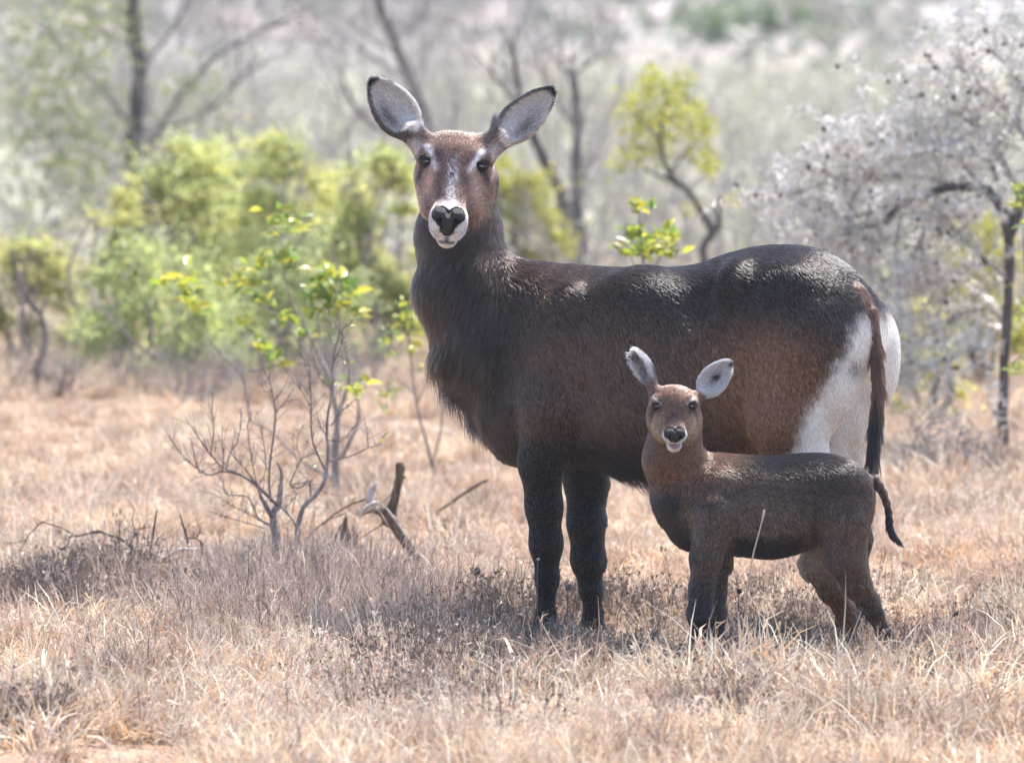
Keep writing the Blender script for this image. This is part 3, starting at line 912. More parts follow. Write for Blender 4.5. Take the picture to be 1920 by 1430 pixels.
def build_calf():
    root = empty('antelope_calf', (0.85, -.75, 0), 'small fluffy brown antelope calf with open mouth standing before the doe', 'antelope calf')
    th = R(8)
    A = np.array([math.cos(th), -math.sin(th), 0.0]); L = np.array([math.sin(th), math.cos(th), 0.0]); Z = np.array([0, 0, 1.0])
    Y0 = -.68; K = FPX / 24.25
    def yy(px): return Y0 - (px - 1245) / K * math.tan(th)
    q = P
    O = q(1245, 950, Y0); O[2] = 0
    st = []
    for px, t, b, w in ((1244, 900, 975, .045), (1280, 868, 1015, .080), (1330, 850, 1036, .100), (1390, 853, 1040, .112), (1450, 855, 1043, .120),
                        (1515, 850, 1030, .116), (1565, 853, 1004, .106), (1605, 870, 990, .088), (1634, 894, 960, .055)):
        zt = q(px, t, yy(px))[2]; zb = q(px, b, yy(px))[2]
        st.append(((px - 1245) / K / math.cos(th), 0, (zt + zb) / 2, w, (zt - zb) / 2))
    H = Head(q(1264, 757, -.87), (.01, -.74, -.67), (1, 0, -.01))
    prims = []
    ears = [Ear(q(1224, 722, -.80), q(1189, 656, -.76), (-.75, -.35, .2), .033, .024, .008), Ear(q(1312, 743, -.80), q(1366, 678, -.78), (-.10, -1, .1), .042, .026, .008)]
    ears[0].hs = 1.0
    for e in ears: prims += e.prims(.013)
    for i, e in enumerate(ears):
        prims.append(cone(H(-.035, .045 * (1 if i else -1), -.03), e.base + e.e1 * .012, .026, .016, k=.015, hlen=.009, lift=.2, hdir=e.e1))
    hs = [(-.098, 0, -.055, .035, .032), (-.07, 0, -.042, .060, .054), (-.035, 0, -.040, .068, .058), (0, 0, -.042, .066, .056), (.030, 0, -.046, .050, .047),
          (.058, 0, -.048, .037, .038), (.085, 0, -.044, .036, .030), (.102, 0, -.044, .030, .026), (.114, 0, -.047, .018, .016)]
    prims.append(loft(H.E, H.a, H.l, H.d, hs, pw=2.2, k=.02, hdir=-H.a, hlen=.008, lift=.18))
    for s in (-1, 1):
        prims.append(cone(H(-.03, s * .038, -.086), H(.035, s * .026, -.088), .042, .029, k=.035, hlen=.013, lift=.3, hdir=-H.a * .6 - Z * .6))
        prims.append(ell(H(-.020, s * .050, -.010), (H.a, H.l, H.d), (.018, .019, .015), k=.014, hlen=.006, lift=.12, hdir=-H.a))
        prims.append(ell(H(.004, s * .061, -.008), (H.a, H.l, H.d), (.011, .013, .009), k=.006, sub=True))
        prims.append(ell(H(.088, s * .018, -.048), (H.a, H.l, H.d), (.022, .020, .015), k=.008, hlen=.004, lift=.1, hdir=-H.a))
    prims.append(cone(H(.01, 0, -.088), H(.089, 0, -.091), .032, .0215, k=.008, hlen=.008, lift=.25, hdir=-H.a))
    prims.append(ell(H(.112, 0, -.072), (H.a, H.l, H.d), (.030, .0215, .0125), k=.004, sub=True))
    nd = (-.12, -.1, -1.0)
    prims += [cone(q(1266, 800, -.76), q(1263, 862, -.73), .080, .088, k=.03, hdir=nd, hlen=.013, lift=.3),
              cone(q(1260, 862, -.73), q(1282, 925, -.71), .085, .096, k=.03, hdir=nd, hlen=.014, lift=.3),
              cone(q(1288, 925, -.71), q(1305, 975, -.71), .090, .085, k=.04, hdir=nd, hlen=.013, lift=.3)]
    def tdir(p):
        z = sstep(p[:, 2], .44, .56)[:, None]
        return (A * .35 - Z)[None] * (1 - z) + (A * .9 - Z * .4)[None] * z
    prims.append(loft(O, A, L, Z, st, pw=2.2, k=.04, hdir=tdir, hlen=.013, lift=.25))
    prims.append(ell(q(1345, 950, -.78), (Z, A, L), (.11, .07, .05), k=.04, hdir=(.1, 0, -1), hlen=.013, lift=.25))
    prims.append(cone(q(1534, 935, -.925), q(1520, 1020, -.905), .022, .022, k=.045, sub=True))     # flank hollow
    prims.append(cone(q(1392, 950, -.915), q(1386, 1035, -.90), .016, .018, k=.04, sub=True))      # behind the elbow
    def chain(pts, k=.02, hl=.012, lift=.28, hdir=(.05, 0, -1)):
        for (a, b) in zip(pts[:-1], pts[1:]):
            prims.append(cone(q(*a[:3]), q(*b[:3]), a[3], b[3], k=k, hdir=hdir, hlen=hl, lift=lift))
    chain([(1345, 960, -.79, .070), (1324, 1045, -.80, .047), (1316, 1105, -.80, .036), (1313, 1150, -.80, .037), (1315, 1195, -.79, .024), (1314, 1232, -.79, .020), (1308, 1246, -.80, .020)])
    chain([(1350, 980, -.66, .065), (1345, 1050, -.65, .042), (1340, 1110, -.65, .033), (1339, 1150, -.65, .034), (1342, 1200, -.65, .022), (1344, 1228, -.65, .018), (1338, 1240, -.66, .018)])
    prims.append(ell(q(1583, 945, -.80), (Z, A, L), (.125, .082, .055), k=.04, hdir=(.2, 0, -1), hlen=.013, lift=.25))
    prims.append(ell(q(1595, 945, -.68), (Z, A, L), (.115, .075, .050), k=.04, hdir=(.2, 0, -1), hlen=.013, lift=.25))
    chain([(1585, 970, -.80, .078), (1587, 1045, -.78, .060), (1607, 1095, -.75, .042), (1629, 1128, -.72, .031), (1640, 1150, -.70, .023), (1658, 1188, -.66, .019), (1672, 1210, -.63, .021), (1684, 1226, -.62, .018)], hdir=(.35, 0, -1))
    chain([(1570, 985, -.68, .066), (1535, 1055, -.63, .055), (1560, 1105, -.60, .040), (1583, 1140, -.58, .029), (1590, 1165, -.57, .023), (1596, 1200, -.56, .018), (1600, 1222, -.56, .020), (1594, 1236, -.57, .018)], hdir=(.45, 0, -1))
    tl = smooth_path([(1638, 898, -.76, .016), (1656, 925, -.775, .0115), (1666, 960, -.78, .0095), (1668, 988, -.78, .0095), (1676, 1006, -.78, .008), (1688, 1018, -.78, .004)], 2).tolist()
    tails = []
    for (a, b) in zip(tl[:-1], tl[1:]):
        pr = cone(q(*a[:3]), q(*b[:3]), a[3], b[3], k=.008, hdir=q(*b[:3]) - q(*a[:3]), hlen=.010 if b[1] < 980 else .022, lift=.06)
        pr.hdir = pr.hdir / np.linalg.norm(pr.hdir)
        prims.append(pr); tails.append(pr)
    V, F = polygonize(prims, (.30, -1.05, -.02), (1.30, -.40, 1.0), .0032)
    V, F = biggest(V, F)
    def paint(p):
        px, py = to_px(p)
        a, l, d = H.loc(p)
        n1 = vnoise(p, 12, 1); n2 = vnoise(p, 40, 2)
        c = np.tile(np.array([.088, .058, .047]), (len(p), 1))
        c = mixc(c, (.125, .092, .080), np.exp(-(((px - 1430) / 90) ** 2 + ((py - 970) / 55) ** 2)) * .7)
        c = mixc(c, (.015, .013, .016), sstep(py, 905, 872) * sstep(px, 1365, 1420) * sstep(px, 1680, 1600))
        c = mixc(c, (.036, .025, .024), np.exp(-(((px - 1560) / 70) ** 2 + ((py - 910) / 45) ** 2)) * .8)
        c = mixc(c, (.034, .024, .022), .85 * np.exp(-((px - np.interp(py, [880, 960, 1040], [1545, 1530, 1520])) / 11) ** 2) * sstep(py, 920, 960))  # dark line before the thigh: crease shade put into the coat colour
        c = mixc(c, (.125, .088, .078), .7 * np.exp(-(((px - 1590) / 36) ** 2 + ((py - 1010) / 50) ** 2)))
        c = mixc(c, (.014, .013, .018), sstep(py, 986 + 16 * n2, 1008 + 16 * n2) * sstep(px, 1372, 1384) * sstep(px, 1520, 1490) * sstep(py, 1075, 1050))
        # neck and shoulder rust
        c = mixc(c, (.145, .066, .036), np.exp(-(((px - 1275) / 75) ** 2 + ((py - 868) / 45) ** 2) ** 1.3))
        c = mixc(c, (.155, .085, .060), .7 * np.exp(-(((px - 1350) / 45) ** 2 + ((py - 880) / 35) ** 2)))
        # dark chest band
        xr = np.interp(py, [900, 940, 1000, 1050], [1262, 1272, 1288, 1306])
        c = mixc(c, (.018, .015, .018), sstep(px, xr + 14, xr - 8) * sstep(py, 905, 935) * sstep(py, 1075, 1045))
        c = mixc(c, (.030, .025, .026), .6 * np.exp(-(((px - 1345 - (py - 930) * .1) / 40) ** 2 + ((py - 938 + (px - 1345) * .5) / 9) ** 2)))
        # pale patch at the shoulder point
        c = mixc(c, (.17, .125, .105), .6 * np.exp(-(((px - 1300) / 22) ** 2 + ((py - 965) / 16) ** 2)))
        # legs
        fl = sstep(py, 1050, 1120) * (px < 1400)
        c = mixc(c, (.016, .016, .023), fl * .92 * sstep(px, 1350, 1325))
        c = mixc(c, (.050, .035, .034), fl * .8 * sstep(px, 1325, 1350))  # browner right half of the forelegs: sunlight put into the leg colour
        c = mixc(c, (.016, .016, .023), sstep(py, 1140, 1175) * (px < 1400) * .9)
        fh = sstep(p[:, 1], -.755, -.705) * (py > 1020) * (px > 1440) * sstep(px, 1612, 1600)
        c = mixc(c, (.26, .20, .17), fh * sstep(py, 1130, 1060))
        c = mixc(c, (.13, .065, .045), fh * sstep(py, 1080, 1140))
        c = mixc(c, (.040, .030, .031), sstep(py, 1105, 1150) * (px > 1600))
        td = np.min([t.f(p) for t in tails], 0); tk = sstep(td, .008, .003)
        tc = mixc(np.tile(np.array([.09, .055, .042]), (len(p), 1)), (.014, .012, .017), sstep(py, 940, 975))
        c = c * (1 - tk[:, None]) + tc * tk[:, None]
        # head
        hd = (a > -.12) & (a < .15) & (np.abs(l) < .088) & (py < 865)
        hk = hd * sstep(d, -.135, -.10) * sstep(a, -.115, -.09)
        s_ = np.abs(l)
        f = np.tile(np.array([.140, .080, .060]), (len(p), 1))
        f = mixc(f, (.24, .165, .115), sstep(s_, .020, .045) * sstep(a, .015, .035))
        f = mixc(f, (.27, .165, .10), sstep(l, .038, .058) * sstep(a, .02, .04))
        f = mixc(f, (.22, .16, .12), sstep(d, -.06, -.09))
        f = mixc(f, (.095, .048, .036), np.exp(-((l + .002) / .032) ** 2 - ((a + .025) / .030) ** 2) * .9)
        f = mixc(f, (.30, .22, .20), .7 * np.exp(-((l - .022) / .014) ** 2 - ((a + .052) / .010) ** 2))
        f = mixc(f, (.070, .050, .048), np.exp(-((l - .003) / .014) ** 2) * sstep(a, .025, .05) * .85)
        f = mixc(f, (.030, .022, .022), sstep(a, -.066, -.082) * sstep(s_, .055, .03))
        br = np.exp(-((s_ - np.interp(a, [-.02, .012], [.062, .040])) / .006) ** 2) * sstep(a, -.026, -.018) * sstep(a, .010, .002)
        f = mixc(f, (.60, .56, .53), br)
        f = mixc(f, (.45, .34, .24), .7 * np.exp(-((s_ - .060) / .010) ** 2 - ((a - .022) / .010) ** 2))
        f = mixc(f, (.020, .015, .015), np.exp(-(((s_ - .057) / .014) ** 2 + ((a - .004) / .012) ** 2) ** 2))
        f = mixc(f, (.05, .032, .028), .8 * np.exp(-((s_ - .047) / .008) ** 2 - ((a - .018) / .008) ** 2))
        mz = sstep(a, .083, .091) * sstep(d, .02, .0)
        mz = np.maximum(mz, sstep(a, .080, .092) * sstep(d, -.066, -.080) * sstep(s_, .034, .026))
        f = mixc(f, (.50, .49, .51), mz)
        f = mixc(f, (.030, .018, .022), sstep(a, .090, .096) * (np.abs(d + .071) < .0105) * (s_ < .021))
        f = np.clip(f * (.90 + .35 * n2[:, None]), 0, .8)
        c = c * (1 - hk[:, None]) + f * hk[:, None]
        for i, e in enumerate(ears):
            t1, t2, t3 = e.local(p)
            near = (np.abs(t1) < 1.15) & (np.abs(t2) < 1.4) & (np.abs(t3) < .04)
            gg = grad_sdf(prims, p[near], .002) @ e.e3 if near.any() else np.zeros(0)
            ins = np.zeros(len(p)); ins[near] = sstep(gg, -.25, .25)
            if i:
                ci = mixc(np.tile(np.array([.46, .44, .46]), (len(p), 1)), (.035, .030, .036), np.exp(-((t1 + .05) / .34) ** 2 - (t2 / .30) ** 2) * (.4 + n2))
                co = np.tile(np.array([.14, .085, .06]), (len(p), 1))
            else:
                ci = np.tile(np.array([.42, .40, .42]), (len(p), 1))
                co = mixc(np.tile(np.array([.085, .070, .070]), (len(p), 1)), (.50, .48, .50), sstep(np.abs(t2), .55, .95) * sstep(t1, -.6, .1))
                ci = mixc(ci, (.11, .09, .09), sstep(np.abs(t2), .85, .4) * .8)
            ce = co * (1 - ins[:, None]) + ci * ins[:, None]
            if i: ce = mixc(ce, (.014, .013, .015), sstep(t1, .68, .82) * sstep(t2, .1, -.2))
            else: ce = mixc(ce, (.55, .53, .56), sstep(t1, .6, .9))
            kk = near * sstep(t1, -1.05, -.85)
            c = c * (1 - kk[:, None]) + ce * kk[:, None]
        return c
    np_ = [ell(H(.100, -.0155, -.026), (H.a, H.l, H.d), (.014, .0165, .0155), k=.005), ell(H(.100, .0155, -.026), (H.a, H.l, H.d), (.014, .0165, .0155), k=.005),
           ell(H(.108, 0, -.038), (H.a, H.l, H.d), (.010, .013, .014), k=.010)]
    for s in (-1, 1):
        np_.append(Prim(ell(H(.1135, s * .0170, -.030), (H.a, H.l, H.d), (.008, .0062, .0066)).f, k=.002, sub=True))
    nv, nf = polygonize(np_, H(.104, 0, -.034) - .045, H(.104, 0, -.034) + .045, .0013)
    link_mesh('nose', np_mesh('nose', nv, nf, np.full((len(nv), 3), .02)), M_NOSE, root)
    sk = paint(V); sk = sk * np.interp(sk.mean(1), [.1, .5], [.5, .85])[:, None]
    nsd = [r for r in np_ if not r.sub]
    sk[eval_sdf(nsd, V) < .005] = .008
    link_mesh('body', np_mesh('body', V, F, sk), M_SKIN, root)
    tg = [ell(H(.096, 0, -.0775), (H.a, H.l, H.d), (.021, .0175, .0090), k=.004)]
    tv, tf = polygonize(tg, H(.094, 0, -.079) - .035, H(.094, 0, -.079) + .035, .0013)
    link_mesh('tongue', np_mesh('tongue', tv, tf, np.full((len(tv), 3), .3)), M_TONGUE, root)
    for s in (-1, 1):
        eyeball(root, H, s * .0560, -.0095, .004, .0125)
    for (x, y_, Y) in ((1306, 1252, -.80), (1336, 1246, -.66), (1692, 1236, -.62), (1592, 1240, -.57)):
        g = q(x, y_, Y); g[2] = float(ground_z(np.array([g[0]]), np.array([g[1]]))[0])
        hoof_pair(root, g, -A, .036, M_LID)
    def skip(p):
        a, l, d = H.loc(p)
        s = (np.abs(np.abs(l) - .0565) < .0135) & (np.abs(a - .004) < .0115) & (np.abs(d + .006) < .016)
        s |= eval_sdf(nsd, p) < .0035
        s |= (a > .080) & (np.abs(d + .071) < .0125) & (np.abs(l) < .022)
        return s
    global FURMOD
    def FURMOD(name, p):
        px, py = to_px(p)
        mul = np.ones(len(p)); la = np.zeros(len(p))
        mul = mul + 1.2 * sstep(py, 1028, 1045) * (np.abs(px - 1440) < 70) + .5 * sstep(px, 1300, 1270) * sstep(py, 900, 930)
        la = la + .3 * sstep(px, 1290, 1260) * sstep(py, 900, 930)
        e0 = ears[0].local(p)
        mul = mul + .9 * ((np.abs(e0[0]) < 1.1) & (np.abs(e0[1]) < 1.5) & (np.abs(e0[2]) < .04) & (e0[1] > .3))
        return mul, la, np.zeros((len(p), 3))
    c1 = grow_fur('coat', prims, V, F, 90000, paint, root, M_FUR, seed=13, width=.0024, skip=skip, camera_bias=.4)
    hf = to_px(V[F].mean(1))[1] < 860
    c2 = grow_fur('face_hair', prims, V, F[hf], 30000, paint, root, M_FUR, seed=19, width=.0016, skip=skip, segs=3)
    c1['kind'] = 'stuff'; c2['kind'] = 'stuff'
    return root
# ------------------------------------------------------------------ plants: builders
def leaf_mesh(name, L=.045, W=.018, fold=.25, curl=.3, col=(.2, .3, .05)):
    """One leaf blade: folded along its midrib, curled toward the tip."""
    V, C = [], []
    ts = (0, .22, .5, .78, 1)
    for t in ts:
        w = W * .5 * math.sin(math.pi * min(1, .06 + t * .94) ** .85) if t < 1 else 0
        y = L * t; z = -curl * L * t * t
        V += [(-w, y, z + w * fold * 2), (0, y, z), (w, y, z + w * fold * 2)]
    F = []
    for i in range(4):
        a = i * 3
        F += [(a, a + 1, a + 4, a + 3), (a + 1, a + 2, a + 5, a + 4)]
    return np_mesh(name, V, F, np.tile(col, (len(V), 1)))

def leaf_cloud(centers, L, W, cols, g, up=.3):
    """Many small leaves as one set of arrays: centers (n,3)."""
    n = len(centers)
    d = g.normal(0, 1, (n, 3)); d[:, 2] = d[:, 2] * .6 + up; d /= np.linalg.norm(d, axis=1)[:, None]
    r = g.normal(0, 1, (n, 3)); s = np.cross(d, r); s /= np.linalg.norm(s, axis=1)[:, None]
    nn = np.cross(s, d)
    ln = (L * g.uniform(.6, 1.3, n))[:, None]; w = (W * g.uniform(.6, 1.2, n))[:, None] * .5
    c = centers
    V = np.stack([c, c + d * ln * .5 - s * w + nn * w * .35, c + d * ln - nn * ln * .15, c + d * ln * .5 + s * w + nn * w * .35], 1).reshape(-1, 3)
    i = np.arange(n)[:, None] * 4
    F = i + np.array([[0, 1, 2, 3]])
    cc = np.asarray(cols)[g.integers(0, len(cols), n)] * g.uniform(.75, 1.25, (n, 1))
    return V, F, np.repeat(cc, 4, axis=0)

M_BARK_G = mat_plain('grey_bark', (.36, .32, .31), rough=.85, col2=(.16, .135, .13), scale=60, bump=.6, stretch=(1, 1, .3))
M_BARK_F = mat_plain('far_limb_bark', (.21, .185, .185), rough=.9, col2=(.13, .115, .12), scale=30)
M_BARK_P2 = mat_plain('pale_twig_bark', (.58, .55, .51), rough=.8, col2=(.30, .28, .26), scale=60)
M_BARK_T = mat_plain('thicket_bark', (.36, .325, .32), rough=.85, col2=(.24, .21, .205), scale=60)
M_BARK_D = mat_plain('dark_bark', (.120, .105, .105), rough=.9, col2=(.055, .048, .050), scale=30, bump=.8, stretch=(1, 1, .25))
M_BARK_P = mat_plain('purple_twig', (.20, .165, .17), rough=.7, col2=(.10, .08, .085), scale=80, bump=.3)
M_DEAD = mat_plain('dead_wood', (.20, .145, .105), rough=.9, col2=(.065, .045, .035), scale=45, bump=.9, stretch=(1, 1, .3))
M_WHITE = mat_plain('bleached_wood', (.58, .53, .49), rough=.8, col2=(.26, .23, .21), scale=50, bump=.7)
M_LEAF = mat_attr('leaf_green', rough=.30, trans=.55, spec=.6, vary=.22)
M_LEAFC = mat_attr('leaf_crown', rough=.40, trans=.58, spec=.5)
M_GRASS = mat_attr('dry_grass_blade', rough=.55, trans=.28, spec=.25, vary=.14, tint=(.60, .54, .55), nscale=2.2)
M_GREY = mat_attr('grey_stem', rough=.75, trans=.12, spec=.2, vary=.15)
M_SPINE = mat_plain('pale_thorn', (.80, .78, .75), rough=.45, col2=(.40, .38, .35), spec=.4, scale=30)
M_GALL = mat_plain('dark_gall', (.045, .034, .036), rough=.75, col2=(.018, .014, .016), scale=70, bump=.5)

def branch_paths(start, dirv, length, r0, depth, g, spread=.6, kids=4, wob=.16, out=None, lvl=0, up=.05):
    """Recursive woody branching -> list of (points, radii, level)."""
    if out is None: out = []
    n = 6
    pts = [np.asarray(start, float)]; d = np.asarray(dirv, float); d = d / np.linalg.norm(d)
    for i in range(n):
        d = d + g.normal(0, wob, 3) + np.array([0, 0, up]); d /= np.linalg.norm(d)
        pts.append(pts[-1] + d * length / n)
    rad = np.linspace(r0, r0 * (.35 if depth else .15), n + 1)
    out.append((np.array(pts), rad, lvl))
    if depth:
        for k in range(kids):
            j = int(g.integers(2, n + 1)) if k else n
            dd = pts[j] - pts[j - 1]; dd /= np.linalg.norm(dd)
            s = g.normal(0, 1, 3); s -= (s @ dd) * dd; s /= np.linalg.norm(s) + 1e-9
            nd = dd + s * spread * g.uniform(.6, 1.3)
            branch_paths(pts[j], nd, length * g.uniform(.5, .75), rad[j] * .72, depth - 1, g, spread, kids, wob, out, lvl + 1, up)
    return out

def trace(pts, Y, k=4):
    """Photo-traced stem: rows (px, py, radius px[, extra depth]) -> world points, radii (m)."""
    a = np.array([(*p, 0)[:4] if len(p) == 3 else p for p in pts], float)
    s = smooth_path(a, k)
    W = np.array([P(x, y, Y + dy) for x, y, r, dy in s])
    return W, np.maximum(s[:, 2], .3) * (CAM_D + Y) / FPX

def to_ground(pts_world):
    """Extend a stem's first point straight down into the soil."""
    p = pts_world[0].copy()
    z = float(ground_z(np.array([p[0]]), np.array([p[1]]))[0]) - .02
    return z

def rooted(W, r):
    z = to_ground(W)
    if W[0][2] > z + .01:
        W = np.vstack([[W[0][0], W[0][1], z], W]); r = np.concatenate([[r[0] * 1.15], r])
    return W, r

LEAF_GREENS = [(.30, .37, .045), (.38, .40, .05), (.20, .31, .05), (.46, .43, .06), (.16, .26, .05)]
LEAF_MESHES = [leaf_mesh('leaf', .040 * s, .017 * s, f, c, LEAF_GREENS[i % 5]) for i, (s, f, c) in
               enumerate(((1, .25, .3), (1.15, .15, .15), (.85, .4, .5), (1.25, .2, .35), (.95, .3, .1)))]
for _m in LEAF_MESHES: _m.materials.append(M_LEAF)

def put_leaf(parent, p, g, size=1.0, dirv=None):
    o = bpy.data.objects.new('leaf', LEAF_MESHES[int(g.integers(0, 5))])
    COL.objects.link(o); o.parent = parent
    o.location = Vector(p) - Vector(parent.location)
    if dirv is None:
        dirv = g.normal(0, 1, 3); dirv[2] = abs(dirv[2]) * .7 + .15
    q = Vector(dirv).to_track_quat('Y', 'Z')
    e = q.to_euler(); o.rotation_euler = e
    o.rotation_euler.rotate_axis('Y', float(g.uniform(-1.2, 1.2)))
    s = size * float(g.uniform(.7, 1.25)); o.scale = (s, s, s)
    return o

def leaf_sprays(root, spots, Y, g, n=7, size=1.0, spread=14, stems=True, dy=.12):
    """Bunches of separate leaves round twig tips: spots rows (px, py[, how many])."""
    for sp in spots:
        m = sp[2] if len(sp) > 2 else n
        Yc = Y + g.uniform(-dy, dy)
        for k in range(int(m * 1.5)):
            c = P(sp[0] + g.normal(0, spread), sp[1] + g.normal(0, spread * .8), Yc + g.normal(0, .02))
            put_leaf(root, c, g, size)

def bush(name, label, cat, group, cx, base_py, w, h_top, Y, n, g, cols, L=.035, W=.016, lobes=9, stems=7, mat=None, stem_mat=None, fill=.8):
    """Leafy bush: spreading stems and a crown of many small leaves gathered in uneven clumps."""
    b = P(cx, base_py, Y); b[2] = float(ground_z(np.array([b[0]]), np.array([b[1]]))[0])
    sc = (CAM_D + Y) / FPX
    H = P(cx, h_top, Y)[2] - b[2]; RW = w * sc / 2
    root = empty(name, b, label, cat, group)
    ms = MB(); tips = []
    for i in range(stems):
        an = g.uniform(0, 2 * math.pi); rr = g.uniform(.2, .9)
        t = b + np.array([math.cos(an) * RW * rr, math.sin(an) * RW * .8 * rr, H * g.uniform(.5, .95)])
        mid = b * .5 + t * .5 + np.array([g.normal(0, .08), g.normal(0, .08), H * .05])
        pts = smooth_path([b + g.normal(0, .03, 3) * [1, 1, 0] - [0, 0, .03], mid, t], 5)
        ms.tube(pts, np.linspace(.016, .004, len(pts)) * (.6 + H * .35), 6)
        tips.append(t); 
        for _ in range(3):
            j = int(g.integers(4, len(pts))); e = pts[j] + g.normal(0, .25, 3) * [RW, RW, H * .6]
            ms.tube(smooth_path([pts[j], (pts[j] + e) / 2 + g.normal(0, .03, 3), e], 3), np.linspace(.007, .002, 7) * (.6 + H * .3), 5)
            tips.append(e)
    ms.build('stem', stem_mat or M_BARK_G, root)['kind'] = 'stuff'
    cen = []
    for i in range(lobes):
        # clumps tile a domed crown: low ones at the rim, high ones over the middle
        fx = -1 + 2 * (i + .5) / lobes + g.normal(0, .10)
        fz = g.uniform(.16, 1.0) * math.sqrt(max(.12, 1 - .72 * fx * fx))
        rr = g.uniform(.14, .34) * min(RW, H * .8)
        c = b + np.array([fx * RW * .86, g.normal(0, .30) * RW, max(.12 * H, fz * H - rr * .75)])
        cen.append((c, rr))
    pos = []
    wts = np.array([r for _, r in cen]) ** 2; wts /= wts.sum()
    ks = g.choice(len(cen), n, p=wts)
    u = g.normal(0, 1, (n, 3)); u /= np.linalg.norm(u, axis=1)[:, None]
    rad = np.abs(g.normal(0, .85, n)) + .25 * g.random(n)
    C = np.array([c for c, _ in cen])[ks]; Rr = np.array([r for _, r in cen])[ks]
    pos = C + u * (rad * Rr)[:, None] * [1.15, 1.15, .85]
    kp = (vnoise(pos, 9.0, 11) * .6 + vnoise(pos, 20.0, 12) * .4 > 1 - fill - .05) & (pos[:, 2] > b[2] + .03)
    pos = pos[kp]
    V, F, Cc = leaf_cloud(pos, L, W, cols, g)
    tn = vnoise(pos, 2.2, 4)
    Cc = Cc * np.repeat(.75 + .5 * tn, 4)[:, None]
    o = link_mesh('foliage', np_mesh('foliage', V, F, Cc, smooth=False), mat or M_LEAFC, root); o['kind'] = 'stuff'
    return root

def bare_bush(name, label, cat, group, cx, base_py, Y, height, g, mat=None, stems=9, r0=.010, spread=.55, depth=3, kids=4, splay=.6, seg=4):
    """Leafless bush: forked grey twigs from one base."""
    b = P(cx, base_py, Y); b[2] = float(ground_z(np.array([b[0]]), np.array([b[1]]))[0])
    root = empty(name, b, label, cat, group)
    ms = MB(); fine = MB()
    for i in range(stems):
        d = np.array([g.normal(0, splay), g.normal(0, splay), 1.0])
        for pts, rad, lv in branch_paths(b - [0, 0, .02], d, height * g.uniform(.4, .62), r0 * g.uniform(.7, 1.2), depth, g, spread, kids):
            (ms if lv < 2 else fine).tube(pts, rad, 5 if lv < 2 else 3, cap=False)
    ms.build('stem', mat or M_BARK_G, root)['kind'] = 'stuff'
    if fine.V: fine.build('twigs', mat or M_BARK_G, root)['kind'] = 'stuff'
    return root

# ------------------------------------------------------------------ grass tufts
STRAW = np.array([(.64, .45, .30), (.72, .56, .42), (.52, .34, .22), (.84, .73, .62), (.62, .37, .20), (.60, .45, .36), (.34, .25, .20), (.80, .67, .54)]) * [.99, 1.0, .97]
GREYS = np.array([(.40, .33, .29), (.26, .21, .19), (.56, .48, .43), (.19, .155, .145), (.62, .50, .42), (.34, .27, .235)])

def blades(g, n, R0, h, lean, w, cols, curl=1.0, seg=4, bend=.0):
    """n grass blades -> V, F, C. R0 tuft radius, h height, lean how far tips go out."""
    an = g.uniform(0, 2 * np.pi, n); rr = R0 * np.sqrt(g.random(n))
    b = np.stack([np.cos(an) * rr, np.sin(an) * rr, np.full(n, -.01)], 1)
    a2 = an + g.normal(0, 1.0, n)
    d = np.stack([np.cos(a2) * lean * g.uniform(.1, 1.4, n), np.sin(a2) * lean * g.uniform(.1, 1.4, n), np.ones(n)], 1)
    d /= np.linalg.norm(d, axis=1)[:, None]
    L = h * g.uniform(.35, 1.15, n)
    side = np.stack([-np.sin(a2 + g.normal(0, .8, n)), np.cos(a2), np.zeros(n)], 1)
    side /= np.linalg.norm(side, axis=1)[:, None] + 1e-9
    cv = g.normal(0, .35, (n, 3)) * curl; cv[:, 2] = -abs(cv[:, 2]) * 1.1 - .15 * curl
    P0 = b; pts = [P0]; dd = d.copy()
    for k in range(1, seg + 1):
        P0 = P0 + dd * (L / seg)[:, None]; pts.append(P0)
        dd = dd + cv * (.9 / seg * 1.6); dd /= np.linalg.norm(dd, axis=1)[:, None]
    ww = w * g.uniform(.6, 1.7, n)
    prof = [1, .95, .8, .55, .08] if seg == 4 else np.linspace(1, .1, seg + 1)
    V = np.stack([np.stack([p - side * (ww * pr)[:, None] * .5, p + side * (ww * pr)[:, None] * .5], 1) for p, pr in zip(pts, prof)], 1)
    V = V.reshape(n, -1, 3)
    m = V.shape[1]
    F = []
    base = np.arange(n)[:, None] * m
    for k in range(seg):
        F.append(base + np.array([[2 * k, 2 * k + 1, 2 * k + 3, 2 * k + 2]]))
    F = np.concatenate(F)
    C = cols[g.integers(0, len(cols), n)] * g.uniform(.75, 1.25, (n, 1))
    return V.reshape(-1, 3), F, np.clip(np.repeat(C, m, axis=0), 0, .9)

def merge(parts):
    V, F, C, k = [], [], [], 0
    for v, f, c in parts:
        V.append(v); F.append(f + k); C.append(c); k += len(v)
    return np.vstack(V), np.vstack(F), np.vstack(C)

